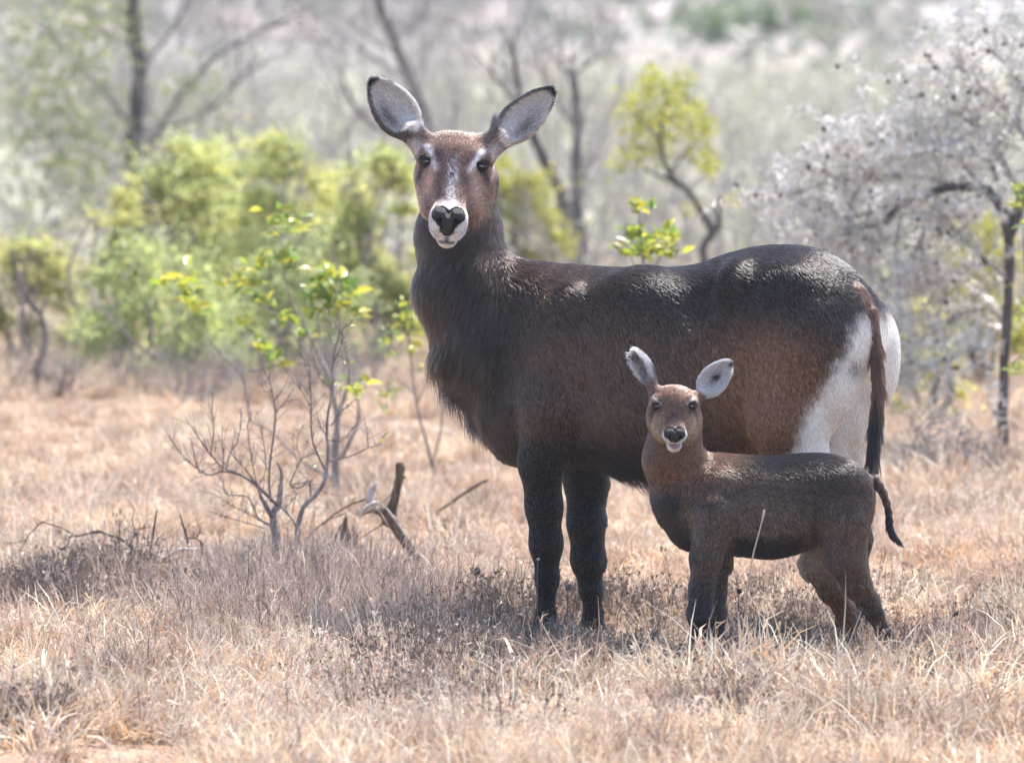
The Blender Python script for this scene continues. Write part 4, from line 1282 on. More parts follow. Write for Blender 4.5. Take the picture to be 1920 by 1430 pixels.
def stems_twiggy(g, n, R0, h, cols, w=.0022, kids=5, lean=.5, heads=0):
    """Wiry forb: stiff stems with short side twigs and tiny dry flower heads."""
    V, F, C = [], [], []
    k = 0
    for i in range(n):
        an = g.uniform(0, 6.28); r = R0 * math.sqrt(g.random())
        b = np.array([math.cos(an) * r, math.sin(an) * r, -.01])
        d = np.array([math.cos(an) * lean * g.random(), math.sin(an) * lean * g.random(), 1]); d /= np.linalg.norm(d)
        L = h * g.uniform(.55, 1.15); p = [b]
        for s in range(3):
            d = d + g.normal(0, .12, 3); d /= np.linalg.norm(d); p.append(p[-1] + d * L / 3)
        segs = [(p[0], p[1], w * 1.1, w), (p[1], p[2], w, w * .8), (p[2], p[3], w * .8, w * .5)]
        for c_ in range(kids):
            t = g.uniform(.3, 1); j = min(2, int(t * 3)); q = p[j] + (p[j + 1] - p[j]) * (t * 3 - j)
            e = d * .8 + g.normal(0, .6, 3); e /= np.linalg.norm(e); ln = h * g.uniform(.1, .28)
            segs.append((q, q + e * ln, w * .6, w * .35))
            if heads and g.random() < heads:
                for _ in range(5):
                    u = g.normal(0, 1, 3); u /= np.linalg.norm(u)
                    segs.append((q + e * ln, q + e * ln + u * .009, w * 1.6, w * .5))
        col = cols[int(g.integers(0, len(cols)))] * g.uniform(.75, 1.25)
        for (a, b2, r0, r1) in segs:
            ax = b2 - a; s1 = np.cross(ax, [.3, .5, .8]); s1 /= np.linalg.norm(s1) + 1e-9
            V += [a - s1 * r0 / 2, a + s1 * r0 / 2, b2 + s1 * r1 / 2, b2 - s1 * r1 / 2]
            s2 = np.cross(ax, s1); s2 /= np.linalg.norm(s2) + 1e-9
            V += [a - s2 * r0 / 2, a + s2 * r0 / 2, b2 + s2 * r1 / 2, b2 - s2 * r1 / 2]
            F += [(k, k + 1, k + 2, k + 3), (k + 4, k + 5, k + 6, k + 7)]; k += 8
            C += [col] * 8
    return np.array(V), np.array(F), np.clip(np.array(C), 0, .9)

def tuft_collection(name, metas, mat):
    col = bpy.data.collections.new(name)
    for i, (V, F, C) in enumerate(metas):
        me = np_mesh(name, V, F, C, smooth=False); me.materials.append(mat)
        o = bpy.data.objects.new(f'{name}_{i:02d}', me); col.objects.link(o)
    return col

def scatter(name, label, pts, scale, coll, ncoll, mat, seed=0, tilt=.12):
    """ONE ground-cover object: tufts set at many points by geometry nodes."""
    g = np.random.default_rng(seed)
    # trodden, shorter growth round the hooves
    pts = np.asarray(pts)
    tr = sstep(pts[:, 0], -.15, .05) * sstep(pts[:, 0], 1.5, 1.3) * sstep(pts[:, 1], -1.35, -1.1) * sstep(pts[:, 1], .5, .2)
    scale = np.asarray(scale) * (1 - .33 * tr)
    n = len(pts)
    me = bpy.data.meshes.new(name)
    me.vertices.add(n); me.vertices.foreach_set('co', np.asarray(pts, np.float32).ravel())
    a = me.attributes.new('rot', 'FLOAT_VECTOR', 'POINT')
    a.data.foreach_set('vector', np.stack([g.normal(0, tilt, n), g.normal(0, tilt, n), g.uniform(0, 6.28, n)], 1).astype(np.float32).ravel())
    a = me.attributes.new('size', 'FLOAT', 'POINT'); a.data.foreach_set('value', np.asarray(scale, np.float32))
    a = me.attributes.new('pick', 'INT', 'POINT'); a.data.foreach_set('value', g.integers(0, ncoll, n).astype(np.int32))
    o = bpy.data.objects.new(name, me); COL.objects.link(o)
    me.materials.append(mat)
    ng = bpy.data.node_groups.new(name, 'GeometryNodeTree')
    ng.interface.new_socket('Geometry', in_out='INPUT', socket_type='NodeSocketGeometry')
    ng.interface.new_socket('Geometry', in_out='OUTPUT', socket_type='NodeSocketGeometry')
    gi = ng.nodes.new('NodeGroupInput'); go = ng.nodes.new('NodeGroupOutput')
    ci = ng.nodes.new('GeometryNodeCollectionInfo'); ci.inputs['Collection'].default_value = coll
    ci.inputs['Separate Children'].default_value = True; ci.inputs['Reset Children'].default_value = True
    ip = ng.nodes.new('GeometryNodeInstanceOnPoints'); ip.inputs['Pick Instance'].default_value = True
    def na(nm, t):
        x = ng.nodes.new('GeometryNodeInputNamedAttribute'); x.data_type = t; x.inputs['Name'].default_value = nm; return x
    ar, asz, ap = na('rot', 'FLOAT_VECTOR'), na('size', 'FLOAT'), na('pick', 'INT')
    e2r = ng.nodes.new('FunctionNodeEulerToRotation')
    lk = ng.links.new
    lk(gi.outputs[0], ip.inputs['Points']); lk(ci.outputs[0], ip.inputs['Instance'])
    lk(ar.outputs[0], e2r.inputs[0]); lk(e2r.outputs[0], ip.inputs['Rotation'])
    lk(asz.outputs[0], ip.inputs['Scale']); lk(ap.outputs[0], ip.inputs['Instance Index'])
    lk(ip.outputs[0], go.inputs[0])
    md = o.modifiers.new('tufts', 'NODES'); md.node_group = ng
    return tag(o, label, kind='stuff')

def field(g, y0, y1, dens, margin=1.35, extra=.9, seed=0):
    """Random ground points in the strip that the camera sees (and a good step beside it)."""
    hw = lambda y: 960 / FPX * (CAM_D + y) * margin + extra
    n = int((y1 - y0) * 2 * hw((y0 + y1) / 2) * dens)
    y = g.uniform(y0, y1, n); x = g.uniform(-1, 1, n) * hw(y)
    return np.stack([x, y, ground_z(x, y)], 1)
# ------------------------------------------------------------------ ground cover
def build_cover():
    g = np.random.default_rng(21)
    straw = []
    for i in range(7):
        straw.append(merge([blades(g, 40, .08, g.uniform(.09, .15), 1.5, .0050, STRAW, 2.6), blades(g, 38, .10, .08, 2.6, .0058, STRAW * .9, 2.6, 4),
                            stems_twiggy(g, 7, .07, .11, STRAW[[3, 7, 1]], .0032, 6, 1.6), blades(g, 7, .05, .20, .9, .0026, STRAW[[1, 3]] * 1.05, 1.6)]))
    c_straw = tuft_collection('straw_tuft', straw, M_GRASS)
    litter = []
    for i in range(4):     # flattened thatch lying on the soil
        V, F, C = blades(g, 90, .14, .10, 3.5, .0045, STRAW * [.9, .85, .82], 1.0)
        V[:, 2] *= .35
        litter.append((V, F, C))
    c_lit = tuft_collection('thatch_tuft', litter, M_GRASS)
    grey = [merge([blades(g, 62, .09, g.uniform(.13, .19), .6, .0022, GREYS * [1.04, .96, .96], .9), stems_twiggy(g, 12, .08, .17, GREYS * 1.05, .0020, 6, .8),
                   blades(g, 26, .09, .14, 1.1, .0032, STRAW[[0, 3, 5, 7]], 2.2)]) for i in range(5)]
    c_grey = tuft_collection('grey_tuft', grey, M_GREY)
    wiry = [merge([stems_twiggy(g, 26, .07, g.uniform(.12, .19), GREYS[[1, 3, 0, 5]] * .8, .0026, 6, .8, .35), stems_twiggy(g, 8, .06, .16, GREYS[[2, 4]] * 1.3, .0024, 5, .9, .2)]) for i in range(5)]
    c_wiry = tuft_collection('wiry_tuft', wiry, M_GREY)
    pale = [merge([stems_twiggy(g, 20, .06, .13, GREYS[[2, 4]] * 1.45, .0030, 7, 1.0, .15), blades(g, 30, .06, .10, 1.0, .003, STRAW[[3, 1]], 1.3)]) for i in range(3)]
    c_pale = tuft_collection('pale_tuft', pale, M_GREY)

    pts = np.vstack([field(g, -5.5, 6, 95), field(g, 6, 16, 48), field(g, 16, 24, 10)])
    n1 = vnoise(pts * [1, .8, 0], 1.3, 2); px, py = to_px(pts)
    clump = np.exp(-(((px - 600) / 260) ** 2 + ((py - 1165) / 60) ** 2))
    keep = g.random(len(pts)) < np.clip(.55 + .9 * n1 - .5 * clump, .2, 1)
    keep &= ~((py > 1395) & (px < 420) & (g.random(len(pts)) < .9))
    pts = pts[keep]; n1 = n1[keep]
    sc = g.uniform(.6, 1.25, len(pts)) * (.35 + 1.2 * n1) * (1 + .012 * np.clip(pts[:, 1], 0, 30)) * (1 + .18 * sstep(pts[:, 1], 1.5, -1))
    scatter('dry_grass', 'short dry straw coloured grass covering the savanna soil', pts, sc, c_straw, 7, M_GRASS, 1, .2)
    pts = np.vstack([field(g, -5.5, 5, 60), field(g, 5, 14, 25)])
    scatter('grass_litter', 'flattened dead grass lying matted on the soil', pts, g.uniform(.7, 1.3, len(pts)), c_lit, 4, M_GRASS, 2, .06)

    RU = np.array([(.62, .36, .18), (.70, .45, .26), (.52, .29, .15), (.66, .50, .34)])
    rust = [merge([blades(g, 60, .09, g.uniform(.10, .16), 1.3, .0046, RU, 2.2), blades(g, 24, .09, .08, 2.4, .005, STRAW, 2.4)]) for i in range(3)]
    c_rust = tuft_collection('rusty_tuft', rust, M_GRASS)
    pts = field(g, -5, 8, 42); n1 = vnoise(pts, 1.7, 14); pts = pts[g.random(len(pts)) < sstep(n1, .55, .8)]
    scatter('rusty_grass', 'orange brown dry grass in patches among the straw', pts, g.uniform(.6, 1.15, len(pts)), c_rust, 3, M_GRASS, 9, .2)
    pts = field(g, -5, 9, 9); n1 = vnoise(pts, .9, 8); pts = pts[g.random(len(pts)) < sstep(n1, .35, .7)]
    scatter('dead_tussocks', 'scattered greyish brown dead tussocks between the straw coloured grass', pts, g.uniform(.5, 1.05, len(pts)), c_grey, 5, M_GREY, 8, .2)

    def zone(rows, per):
        out = []
        for (cx, cy_, sx, sy, n) in rows:
            for _ in range(int(n * per)):
                x, y = cx + g.normal(0, sx), cy_ + g.normal(0, sy)
                if y < 640 or y > 1560: continue
                out.append(G(x, y, -.005))
        return np.array(out)
    z = zone([(590, 1150, 130, 34, 190), (430, 1150, 70, 30, 60), (760, 1190, 90, 30, 80), (560, 1105, 110, 20, 60), (850, 1240, 90, 30, 40), (1560, 1250, 100, 30, 24),
              (300, 1240, 90, 35, 34), (1800, 1260, 80, 40, 16), (60, 1340, 70, 30, 22), (1320, 1340, 160, 40, 22), (1650, 1330, 130, 30, 22), (700, 1360, 200, 40, 24)], .70)
    zp = to_px(z); big = np.exp(-(((zp[0] - 590) / 260) ** 2 + ((zp[1] - 1150) / 70) ** 2))
    scatter('grey_grass_clumps', 'fine stemmed purplish grey dead grass standing in dense clumps', z, g.uniform(.7, 1.2, len(z)) * (1 + .35 * big), c_grey, 5, M_GREY, 3, .12)
    z = zone([(990, 1235, 90, 22, 42), (1120, 1245, 70, 22, 30), (1430, 1215, 60, 30, 44), (1510, 1215, 70, 26, 36), (1340, 1275, 60, 14, 20), (900, 1190, 50, 26, 18),
              (1800, 1190, 90, 40, 18), (1080, 1170, 90, 16, 22), (1650, 1260, 80, 20, 24), (170, 1130, 90, 18, 26), (60, 1120, 60, 14, 16), (820, 1310, 120, 40, 20), (1450, 1300, 200, 50, 24), (60, 1370, 60, 14, 14)], 1.0)
    scatter('wiry_weeds', 'low dark grey wiry weeds growing through the grass', z, g.uniform(.6, 1.15, len(z)), c_wiry, 5, M_GREY, 4, .15)
    z = zone([(960, 1220, 500, 90, 90), (960, 1340, 520, 60, 110), (1250, 1290, 90, 20, 18), (650, 1210, 60, 14, 10), (300, 1010, 250, 60, 40), (1750, 900, 120, 60, 30), (1850, 1000, 80, 90, 24)], 1.0)
    scatter('pale_weeds', 'bleached branching weed stalks scattered among the grass', z, g.uniform(.6, 1.2, len(z)), c_pale, 3, M_GREY, 5, .2)
build_cover()
# ------------------------------------------------------------------ shrubs, trees, dead wood
def crop(rows, ox=260, oy=380, s=2.1037):
    return [(ox + r[0] / s, oy + r[1] / s, *r[2:]) for r in rows]

def build_twig_shrub():
    g = np.random.default_rng(31); Y = 2.3
    root = empty('twiggy_shrub', G(520, 1075), 'nearly leafless grey twiggy shrub standing left of the doe with a few yellow leaves', 'shrub')
    stems = [
        [(625, 1290, 4.6), (650, 1200, 4.4), (700, 1150, 4.2), (735, 1090, 4), (747, 980, 3.6), (742, 920, 3), (747, 830, 2.6), (765, 740, 2.3), (765, 640, 2), (785, 540, 1.5), (792, 490, 1.2), (765, 490, .9), (740, 440, .7), (722, 398, .5)],
        [(545, 1330, 9), (530, 1230, 7), (552, 1190, 6), (560, 1120, 4.2), (562, 1060, 3.4), (547, 1022, 2.6)],
        [(528, 1240, 5.5), (505, 1200, 4.6), (482, 1160, 3.6), (478, 1150, 2)],
        [(550, 1195, 3.6), (470, 1120, 3), (400, 1072, 2.6), (330, 1060, 2), (270, 1072, 1.6), (190, 1012, 1.1), (150, 965, .8), (115, 915, .6)],
        [(400, 1072, 2.0), (330, 1040, 1.6), (290, 1000, 1.4), (240, 930, 1.1), (205, 880, .8), (185, 850, .6)],
        [(283, 1000, 1.3), (296, 900, 1), (290, 820, .8), (292, 740, .5)],
        [(345, 1060, 1.5), (360, 990, 1.2), (390, 940, 1), (405, 850, .7), (400, 805, .5)],
        [(470, 1120, 1.7), (420, 1050, 1.4), (382, 1010, 1.1), (345, 960, .7)],
        [(520, 1180, 2.2), (515, 1090, 2), (520, 1010, 1.9), (535, 900, 1.7), (540, 830, 1.4), (525, 740, 1.1), (510, 690, .9), (476, 628, .5)],
        [(540, 832, 1.1), (572, 790, .8), (605, 776, .5)], [(536, 780, 1), (560, 750, .7), (576, 716, .5)], [(525, 740, .9), (500, 745, .6), (482, 715, .5)],
        [(735, 1055, 2), (705, 990, 1.9), (685, 930, 1.8), (680, 860, 1.6), (680, 800, 1.5), (676, 700, 1.2), (670, 630, 1), (640, 600, .7), (630, 500, .5)],
        [(676, 800, 1.1), (640, 740, .8), (600, 690, .6), (560, 625, .4)],
        [(745, 1020, 1.8), (830, 1000, 1.4), (905, 968, 1.1), (962, 950, .6)], [(905, 968, 1), (900, 900, .7), (893, 870, .5)],
        [(680, 1165, 1.8), (670, 1095, 1.6), (640, 1122, 1.5), (600, 1115, 1.3), (618, 1060, 1.2), (645, 1010, 1.1), (700, 985, .8), (722, 975, .6)],
        [(640, 1012, 1), (625, 960, .8), (632, 905, .6), (650, 880, .5)], [(600, 1118, 1), (622, 1150, 1), (600, 1180, .8), (580, 1200, .6)],
        [(765, 640, 1.2), (800, 560, 1), (805, 500, .9), (832, 480, .7), (855, 440, .5)], [(785, 600, .9), (830, 628, .7), (862, 618, .4)],
        [(760, 880, 1.2), (790, 830, 1), (830, 800, .8), (855, 770, .6), (860, 730, .5)], [(745, 935, 1.2), (800, 940, .9), (850, 885, .7), (888, 853, .5)],
        [(520, 1270, 2.2), (470, 1240, 1.8), (430, 1160, 1.5), (350, 1150, 1.2), (330, 1100, .9), (300, 1060, .6)],
        [(510, 1270, 1.8), (440, 1230, 1.3), (360, 1190, 1), (300, 1150, .7), (255, 1140, .5)],
        [(500, 1285, 1.5), (430, 1262, 1.1), (350, 1242, .8), (270, 1213, .5)],
        [(482, 1160, 1.4), (455, 1060, 1.2), (440, 980, 1), (430, 890, .7), (436, 850, .5)],
        [(470, 1120, 1.3), (500, 1060, 1), (495, 960, .9), (480, 880, .6), (465, 820, .4)],
        [(330, 1060, 1.2), (335, 1000, .9), (330, 930, .7), (328, 870, .5)], [(240, 1068, 1), (220, 1000, .8), (205, 930, .6)],
        [(560, 1200, 1.8), (600, 1240, 1.6), (625, 1290, 1.5)],
        [(765, 740, 1.2), (720, 700, .9), (700, 650, .7), (690, 600, .5)], [(742, 920, 1.1), (715, 880, .8), (700, 820, .6)],
    ]
    tips = []
    for i, s in enumerate(stems):
        W, r = trace(crop([(x, y, rr) for x, y, rr in s]), Y + g.normal(0, .05), 4)
        if i in (0, 1): W, r = rooted(W, r)
        m = MB(); m.tube(W, r, 8 if r[0] > .006 else 5, (1, 1, 1), rough=.12, seed=i)
        # short side spurs with buds
        for _ in range(int(len(W) * 1.3)):
            j = int(g.integers(1, len(W) - 1)); d = W[j] - W[j - 1]; d /= np.linalg.norm(d) + 1e-9
            e = d * .8 + g.normal(0, .7, 3) * [1, .6, 1]; e[2] += .3; e /= np.linalg.norm(e)
            ln = g.uniform(.012, .085)
            m.tube([W[j], W[j] + e * ln * .5 + g.normal(0, .002, 3), W[j] + e * ln], np.array([.5, .4, .55]) * max(.0012, min(r[j], .002)), 4)
        m.build('branch', M_BARK_P if i > 1 else M_BARK_G, root)
        tips.append(W[-1])
    for (x, y, s) in ((652, 878, .55), (625, 903, .5), (963, 930, 1.1), (966, 945, .6), (899, 885, .5), (604, 940, .6), (728, 528, .9), (722, 520, .6), (818, 556, .5), (832, 632, .6), (836, 692, .7),
                      (846, 725, .9), (862, 742, .9), (858, 770, .8), (878, 735, .9), (885, 760, .7), (870, 750, .7), (782, 790, .5), (660, 1020, .5), (684, 1040, .6), (560, 1015, .4), (812, 636, .5), (512, 1080, .6), (508, 1066, .5),
                      (836, 508, .9), (820, 505, .7), (858, 460, .9), (860, 485, .8), (728, 690, .5), (738, 700, .5), (790, 750, .6), (796, 745, .5), (822, 780, .4)):
        put_leaf(root, P(260 + x / 2.1037, 380 + y / 2.1037, Y), g, s * .85)

def build_leafy_shrub():
    g = np.random.default_rng(33); Y = 5.8
    root = empty('leafy_shrub', G(630, 950), 'slender shrub with bright yellow green leaf bunches behind the leafless twiggy shrub', 'shrub')
    st = [[(632, 930, 8), (628, 860, 7.5), (632, 780, 6), (612, 700, 4.5), (585, 640, 3), (545, 560, 2), (530, 500, 1.5), (530, 420, 1)],
          [(632, 790, 4.5), (655, 700, 3.5), (640, 620, 2.5), (625, 545, 1.5)], [(640, 860, 4.5), (668, 800, 3.5), (672, 760, 2.8), (665, 720, 1.6)],
          [(600, 690, 2.6), (545, 680, 2.2), (480, 695, 1.8), (440, 694, 1.3), (370, 708, .9)], [(470, 790, 2.4), (455, 710, 2.2), (430, 680, 1.8), (395, 640, 1.4), (365, 600, 1), (325, 545, .8)],
          [(585, 640, 2.2), (520, 590, 1.7), (460, 555, 1.2), (430, 540, .8)], [(615, 720, 2.8), (560, 640, 1.8), (500, 600, 1.2)], [(612, 700, 2.5), (600, 640, 2), (595, 580, 1.4), (600, 520, 1)],
          [(630, 900, 5), (560, 860, 2.6), (510, 810, 2), (470, 790, 2.4)]]
    for i, s in enumerate(st):
        W, r = trace(s, Y + g.normal(0, .08))
        if i == 0: W, r = rooted(W, r)
        m = MB(); m.tube(W, r, 7, rough=.1, seed=i); m.build('branch', M_BARK_G, root)
    leaf_sprays(root, [(500, 400, 4), (522, 408, 5), (548, 412, 6), (556, 432, 5), (525, 430, 5), (532, 478, 5), (545, 496, 6), (510, 492, 6), (488, 506, 5), (455, 535, 8), (436, 540, 6), (470, 520, 5), (478, 560, 5),
                       (345, 528, 5), (358, 516, 4), (350, 552, 7), (362, 566, 5), (308, 530, 3), (600, 520, 7), (616, 512, 6), (628, 535, 8), (604, 550, 8), (650, 545, 6), (668, 552, 4), (622, 570, 8), (640, 578, 8), (600, 590, 7),
                       (548, 600, 6), (530, 605, 4), (556, 625, 6), (500, 645, 7), (490, 655, 6), (508, 680, 6), (450, 612, 4), (660, 585, 4), (500, 570, 4), (585, 560, 5), (672, 725, 5), (655, 735, 5), (386, 590, 2)], Y, g, size=1.5, spread=11, dy=.1)

def build_saplings():
    g = np.random.default_rng(35)
    Y = 6.8
    root = empty('sapling', G(813, 905), 'thin two stemmed sapling with glossy green leaves beside the shaggy throat of the doe', 'sapling')
    for i, s in enumerate([[(812, 880, 3), (800, 830, 2.6), (786, 780, 2.2), (777, 730, 1.8), (770, 670, 1.5), (764, 610, 1.1), (762, 575, .7)],
                           [(812, 866, 2.2), (826, 810, 1.8), (830, 760, 1.4), (836, 715, 1), (842, 690, .6)], [(782, 758, 1.2), (794, 730, 1), (798, 700, .6)], [(778, 740, 1), (750, 715, .8), (725, 700, .5)]]):
        W, r = trace(s, Y)
        if i < 2: W, r = rooted(W, r)
        m = MB(); m.tube(W, r, 6, rough=.1, seed=i); m.build('branch', M_BARK_P, root)
    leaf_sprays(root, [(758, 575, 4), (750, 600, 7), (765, 592, 7), (772, 610, 6), (735, 618, 5), (745, 640, 6), (722, 645, 4), (732, 665, 4), (775, 640, 6), (785, 600, 6), (795, 630, 6), (810, 650, 6), (800, 680, 5), (760, 660, 4), (738, 736, 6), (722, 740, 4), (716, 765, 4), (740, 755, 3), (798, 705, 3)], Y, g, size=.85, spread=7)
    Y = 5.2
    root = empty('sapling', G(1215, 960), 'bright yellow green sprig showing above the back of the doe', 'sapling')
    for i, s in enumerate([[(1216, 940, 4), (1214, 700, 3), (1212, 560, 2.4), (1205, 480, 2), (1200, 430, 1.2), (1198, 395, .8)], [(1212, 560, 2), (1230, 500, 1.5), (1250, 455, .8)], [(1212, 540, 1.6), (1186, 490, 1.2), (1172, 455, .7)]]):
        W, r = trace(s, Y)
        if i == 0: W, r = rooted(W, r)
        m = MB(); m.tube(W, r, 6, rough=.1, seed=i); m.build('branch', M_BARK_P, root)
    leaf_sprays(root, [(1190, 392, 5), (1204, 388, 5), (1214, 390, 3), (1180, 432, 5), (1186, 446, 6), (1172, 458, 6), (1198, 446, 6), (1215, 455, 5), (1232, 448, 5), (1250, 438, 7), (1262, 448, 6), (1246, 458, 6), (1240, 470, 7), (1262, 480, 5), (1200, 470, 9), (1180, 478, 8), (1222, 478, 8)], Y, g, size=1.25, spread=7)
    Y = 5.0
    root = empty('sapling', G(1925, 965), 'sapling with yellow leaves cut by the right border before the thorn tree', 'sapling')
    for i, s in enumerate([[(1935, 950, 5), (1932, 800, 4), (1928, 640, 3), (1922, 500, 2), (1918, 420, 1.4), (1914, 360, .8)], [(1930, 690, 2), (1915, 670, 1.4), (1896, 682, .8)], [(1926, 600, 1.8), (1912, 580, 1.2), (1900, 590, .7)]]):
        W, r = trace(s, Y)
        if i == 0: W, r = rooted(W, r)
        m = MB(); m.tube(W, r, 6, rough=.1, seed=i); m.build('branch', M_BARK_P, root)
    leaf_sprays(root, [(1906, 358, 6), (1916, 372, 6), (1904, 385, 5), (1918, 350, 5), (1915, 392, 4), (1906, 425, 3), (1912, 600, 4), (1918, 582, 5), (1900, 690, 4), (1910, 700, 5), (1918, 692, 4)], Y, g, size=.9, spread=6)

def build_thorn_tree():
    g = np.random.default_rng(41); Y = 7.2
    base = G(1884, 868)
    Y = float(base[1])
    root = empty('thorn_tree', base, 'leafless whistling thorn tree with pale spines and dark galls at right', 'thorn tree')
    tr = MB()
    W, r = trace([(1884, 850, 11), (1880, 780, 10), (1884, 680, 9.5), (1890, 560, 9.5), (1892, 460, 10), (1880, 395, 10.5), (1850, 358, 10), (1800, 350, 8.5), (1740, 362, 7.5), (1690, 385, 6), (1650, 420, 5)], Y, 5)
    W, r = rooted(W, r); tr.tube(W, r, 10, rough=.14, seed=3)
    W2, r2 = trace([(1890, 450, 10), (1915, 380, 10), (1945, 300, 8), (1960, 220, 6), (1950, 150, 4)], Y, 4); tr.tube(W2, r2, 9, rough=.12, seed=5)
    tr.build('trunk', M_BARK_D, root)
    mains = [[(1850, 358, 7), (1800, 300, 5), (1760, 270, 4), (1700, 262, 3), (1640, 245, 2, -.1), (1612, 238, 1.4, -.1)],
             [(1800, 350, 6), (1720, 330, 4.5), (1640, 325, 3.6), (1570, 330, 2.4), (1500, 352, 1.6), (1470, 358, 1.2)],
             [(1740, 362, 6), (1670, 385, 4.5), (1610, 405, 3.2), (1580, 430, 2), (1560, 450, 1.3)],
             [(1690, 385, 5), (1650, 440, 4), (1630, 500, 3), (1640, 560, 2), (1650, 600, 1.2)],
             [(1650, 420, 4), (1600, 430, 3), (1568, 400, 2), (1545, 360, 1.4), (1560, 320, 1)],
             [(1915, 380, 7), (1880, 300, 5), (1830, 240, 4), (1790, 215, 2.6), (1740, 230, 1.5)],
             [(1945, 300, 6), (1900, 220, 4.5), (1850, 170, 3), (1800, 130, 2), (1730, 134, 1.2)],
             [(1950, 240, 5), (1910, 150, 3.5), (1870, 105, 2.4), (1840, 90, 1.4)],
             [(1760, 360, 4), (1740, 410, 3.5), (1730, 460, 2.8), (1760, 510, 2), (1780, 560, 1.2)],
             [(1640, 325, 3), (1600, 370, 2.4), (1590, 450, 1.8), (1610, 520, 1.2)],
             [(1870, 340, 5), (1860, 290, 4), (1900, 240, 3), (1925, 180, 2)], [(1720, 330, 3.6), (1680, 300, 2.6), (1660, 280, 1.8), (1690, 250, 1.2)],
             [(1886, 600, 4), (1850, 580, 3), (1800, 590, 2.2), (1760, 620, 1.5), (1720, 640, 1)], [(1886, 520, 4), (1840, 480, 3), (1800, 440, 2.2), (1770, 400, 1.4)],
             [(1886, 640, 3), (1840, 650, 2.2), (1790, 670, 1.6), (1740, 690, 1)], [(1690, 400, 3), (1680, 480, 2.4), (1690, 560, 1.6), (1670, 640, 1)],
             [(1840, 480, 2.4), (1800, 520, 1.8), (1730, 540, 1.2)], [(1830, 240, 3), (1780, 270, 2.2), (1720, 290, 1.4), (1650, 300, 1)],
             [(1610, 405, 2.4), (1580, 380, 1.8), (1530, 385, 1.2)]]
    paths = []
    for k, s in enumerate(mains):
        W, r = trace(s, Y + g.uniform(-.45, .45) * .6, 4)
        if k % 3 == 1: W = W + np.linspace(0, 1, len(W))[:, None] * [0, g.uniform(-.5, .5), 0]
        b = MB(); b.tube(W, r, 6, rough=.15, seed=k); b.build('branch', M_BARK_G, root)
        paths.append((W, r))
    tw = MB(); allp = list(paths)
    for W, r in paths:
        L = np.linalg.norm(W[-1] - W[0])
        for _ in range(int(8 + L * 20)):
            j = int(g.integers(2, len(W))); d = W[j] - W[j - 1]; d /= np.linalg.norm(d) + 1e-9
            if to_px(W[j])[1] > 430 and g.random() < .2: continue
            e = d * .8 + g.normal(0, .65, 3) * [1, 1, .55]; e /= np.linalg.norm(e)
            pts = branch_paths(W[j], e, g.uniform(.10, .30), .0045, 1, g, .8, 3, .16, None, 0, .0)
            for p_, r_, lv in pts: tw.tube(p_, r_, 3, cap=False); allp.append((p_, r_))
    tw.build('twigs', M_BARK_P2, root)['kind'] = 'stuff'
    # thorns in pairs, dark round galls at their base
    V, F = [], []; k = 0; galls = []
    for W, r in allp:
        seg = np.linalg.norm(np.diff(W, axis=0), axis=1); L = seg.sum()
        for _ in range(int(L / .0095)):
            j = int(g.integers(0, len(W) - 1)); t = g.random(); p = W[j] * (1 - t) + W[j + 1] * t
            d = W[j + 1] - W[j]; d /= np.linalg.norm(d) + 1e-9
            u = g.normal(0, 1, 3); u -= (u @ d) * d; u /= np.linalg.norm(u); u = u + d * g.uniform(-.2, .7); u /= np.linalg.norm(u)
            s = np.cross(u, d); s /= np.linalg.norm(s) + 1e-9; q = np.cross(u, s)
            ln = g.uniform(.025, .075); w = .0033
            V += [p + s * w, p - s * w * .5 + q * w, p - s * w * .5 - q * w, p + u * ln]
            F += [(k, k + 1, k + 3, k), (k + 1, k + 2, k + 3, k + 1), (k + 2, k, k + 3, k + 2)]; k += 4
            if g.random() < .015 and len(galls) < 290: galls.append((p + u * .008, g.uniform(.006, .0115)))
    m = MB(); m.add(np.array(V), F); m.build('thorns', M_SPINE, root, smooth=False)['kind'] = 'stuff'
    gv, gf = polygonize([ell((0, 0, 0), np.eye(3), (1, 1, 1.05), k=.2), ell((.1, 0, .8), np.eye(3), (.35, .35, .55), k=.4)], (-1.4, -1.4, -1.4), (1.4, 1.4, 1.7), .42)
    gm = np_mesh('gall', gv, gf); gm.materials.append(M_GALL)
    for p, s in galls:
        o = bpy.data.objects.new('gall', gm); COL.objects.link(o); o.parent = root
        o.location = Vector(p) - Vector(root.location); o.scale = (s, s, s); o.rotation_euler = tuple(g.uniform(-1, 1, 3))
    # few lichen-green and yellowish leaves hanging in it
    c = []
    for (x, y, n) in ((1770, 470, 60), (1800, 480, 50), (1700, 445, 25), (1640, 340, 20), (1690, 320, 25), (1850, 500, 40), (1880, 520, 30), (1860, 560, 20), (1790, 200, 15), (1880, 160, 25)):
        for _ in range(n): c.append(P(x + g.normal(0, 14), y + g.normal(0, 16), Y + g.normal(0, .15)))
    V_, F_, C_ = leaf_cloud(np.array(c), .018, .009, [(.40, .38, .14), (.30, .33, .16), (.48, .42, .18)], g)
    link_mesh('foliage', np_mesh('foliage', V_, F_, C_, smooth=False), M_LEAFC, root)['kind'] = 'stuff'

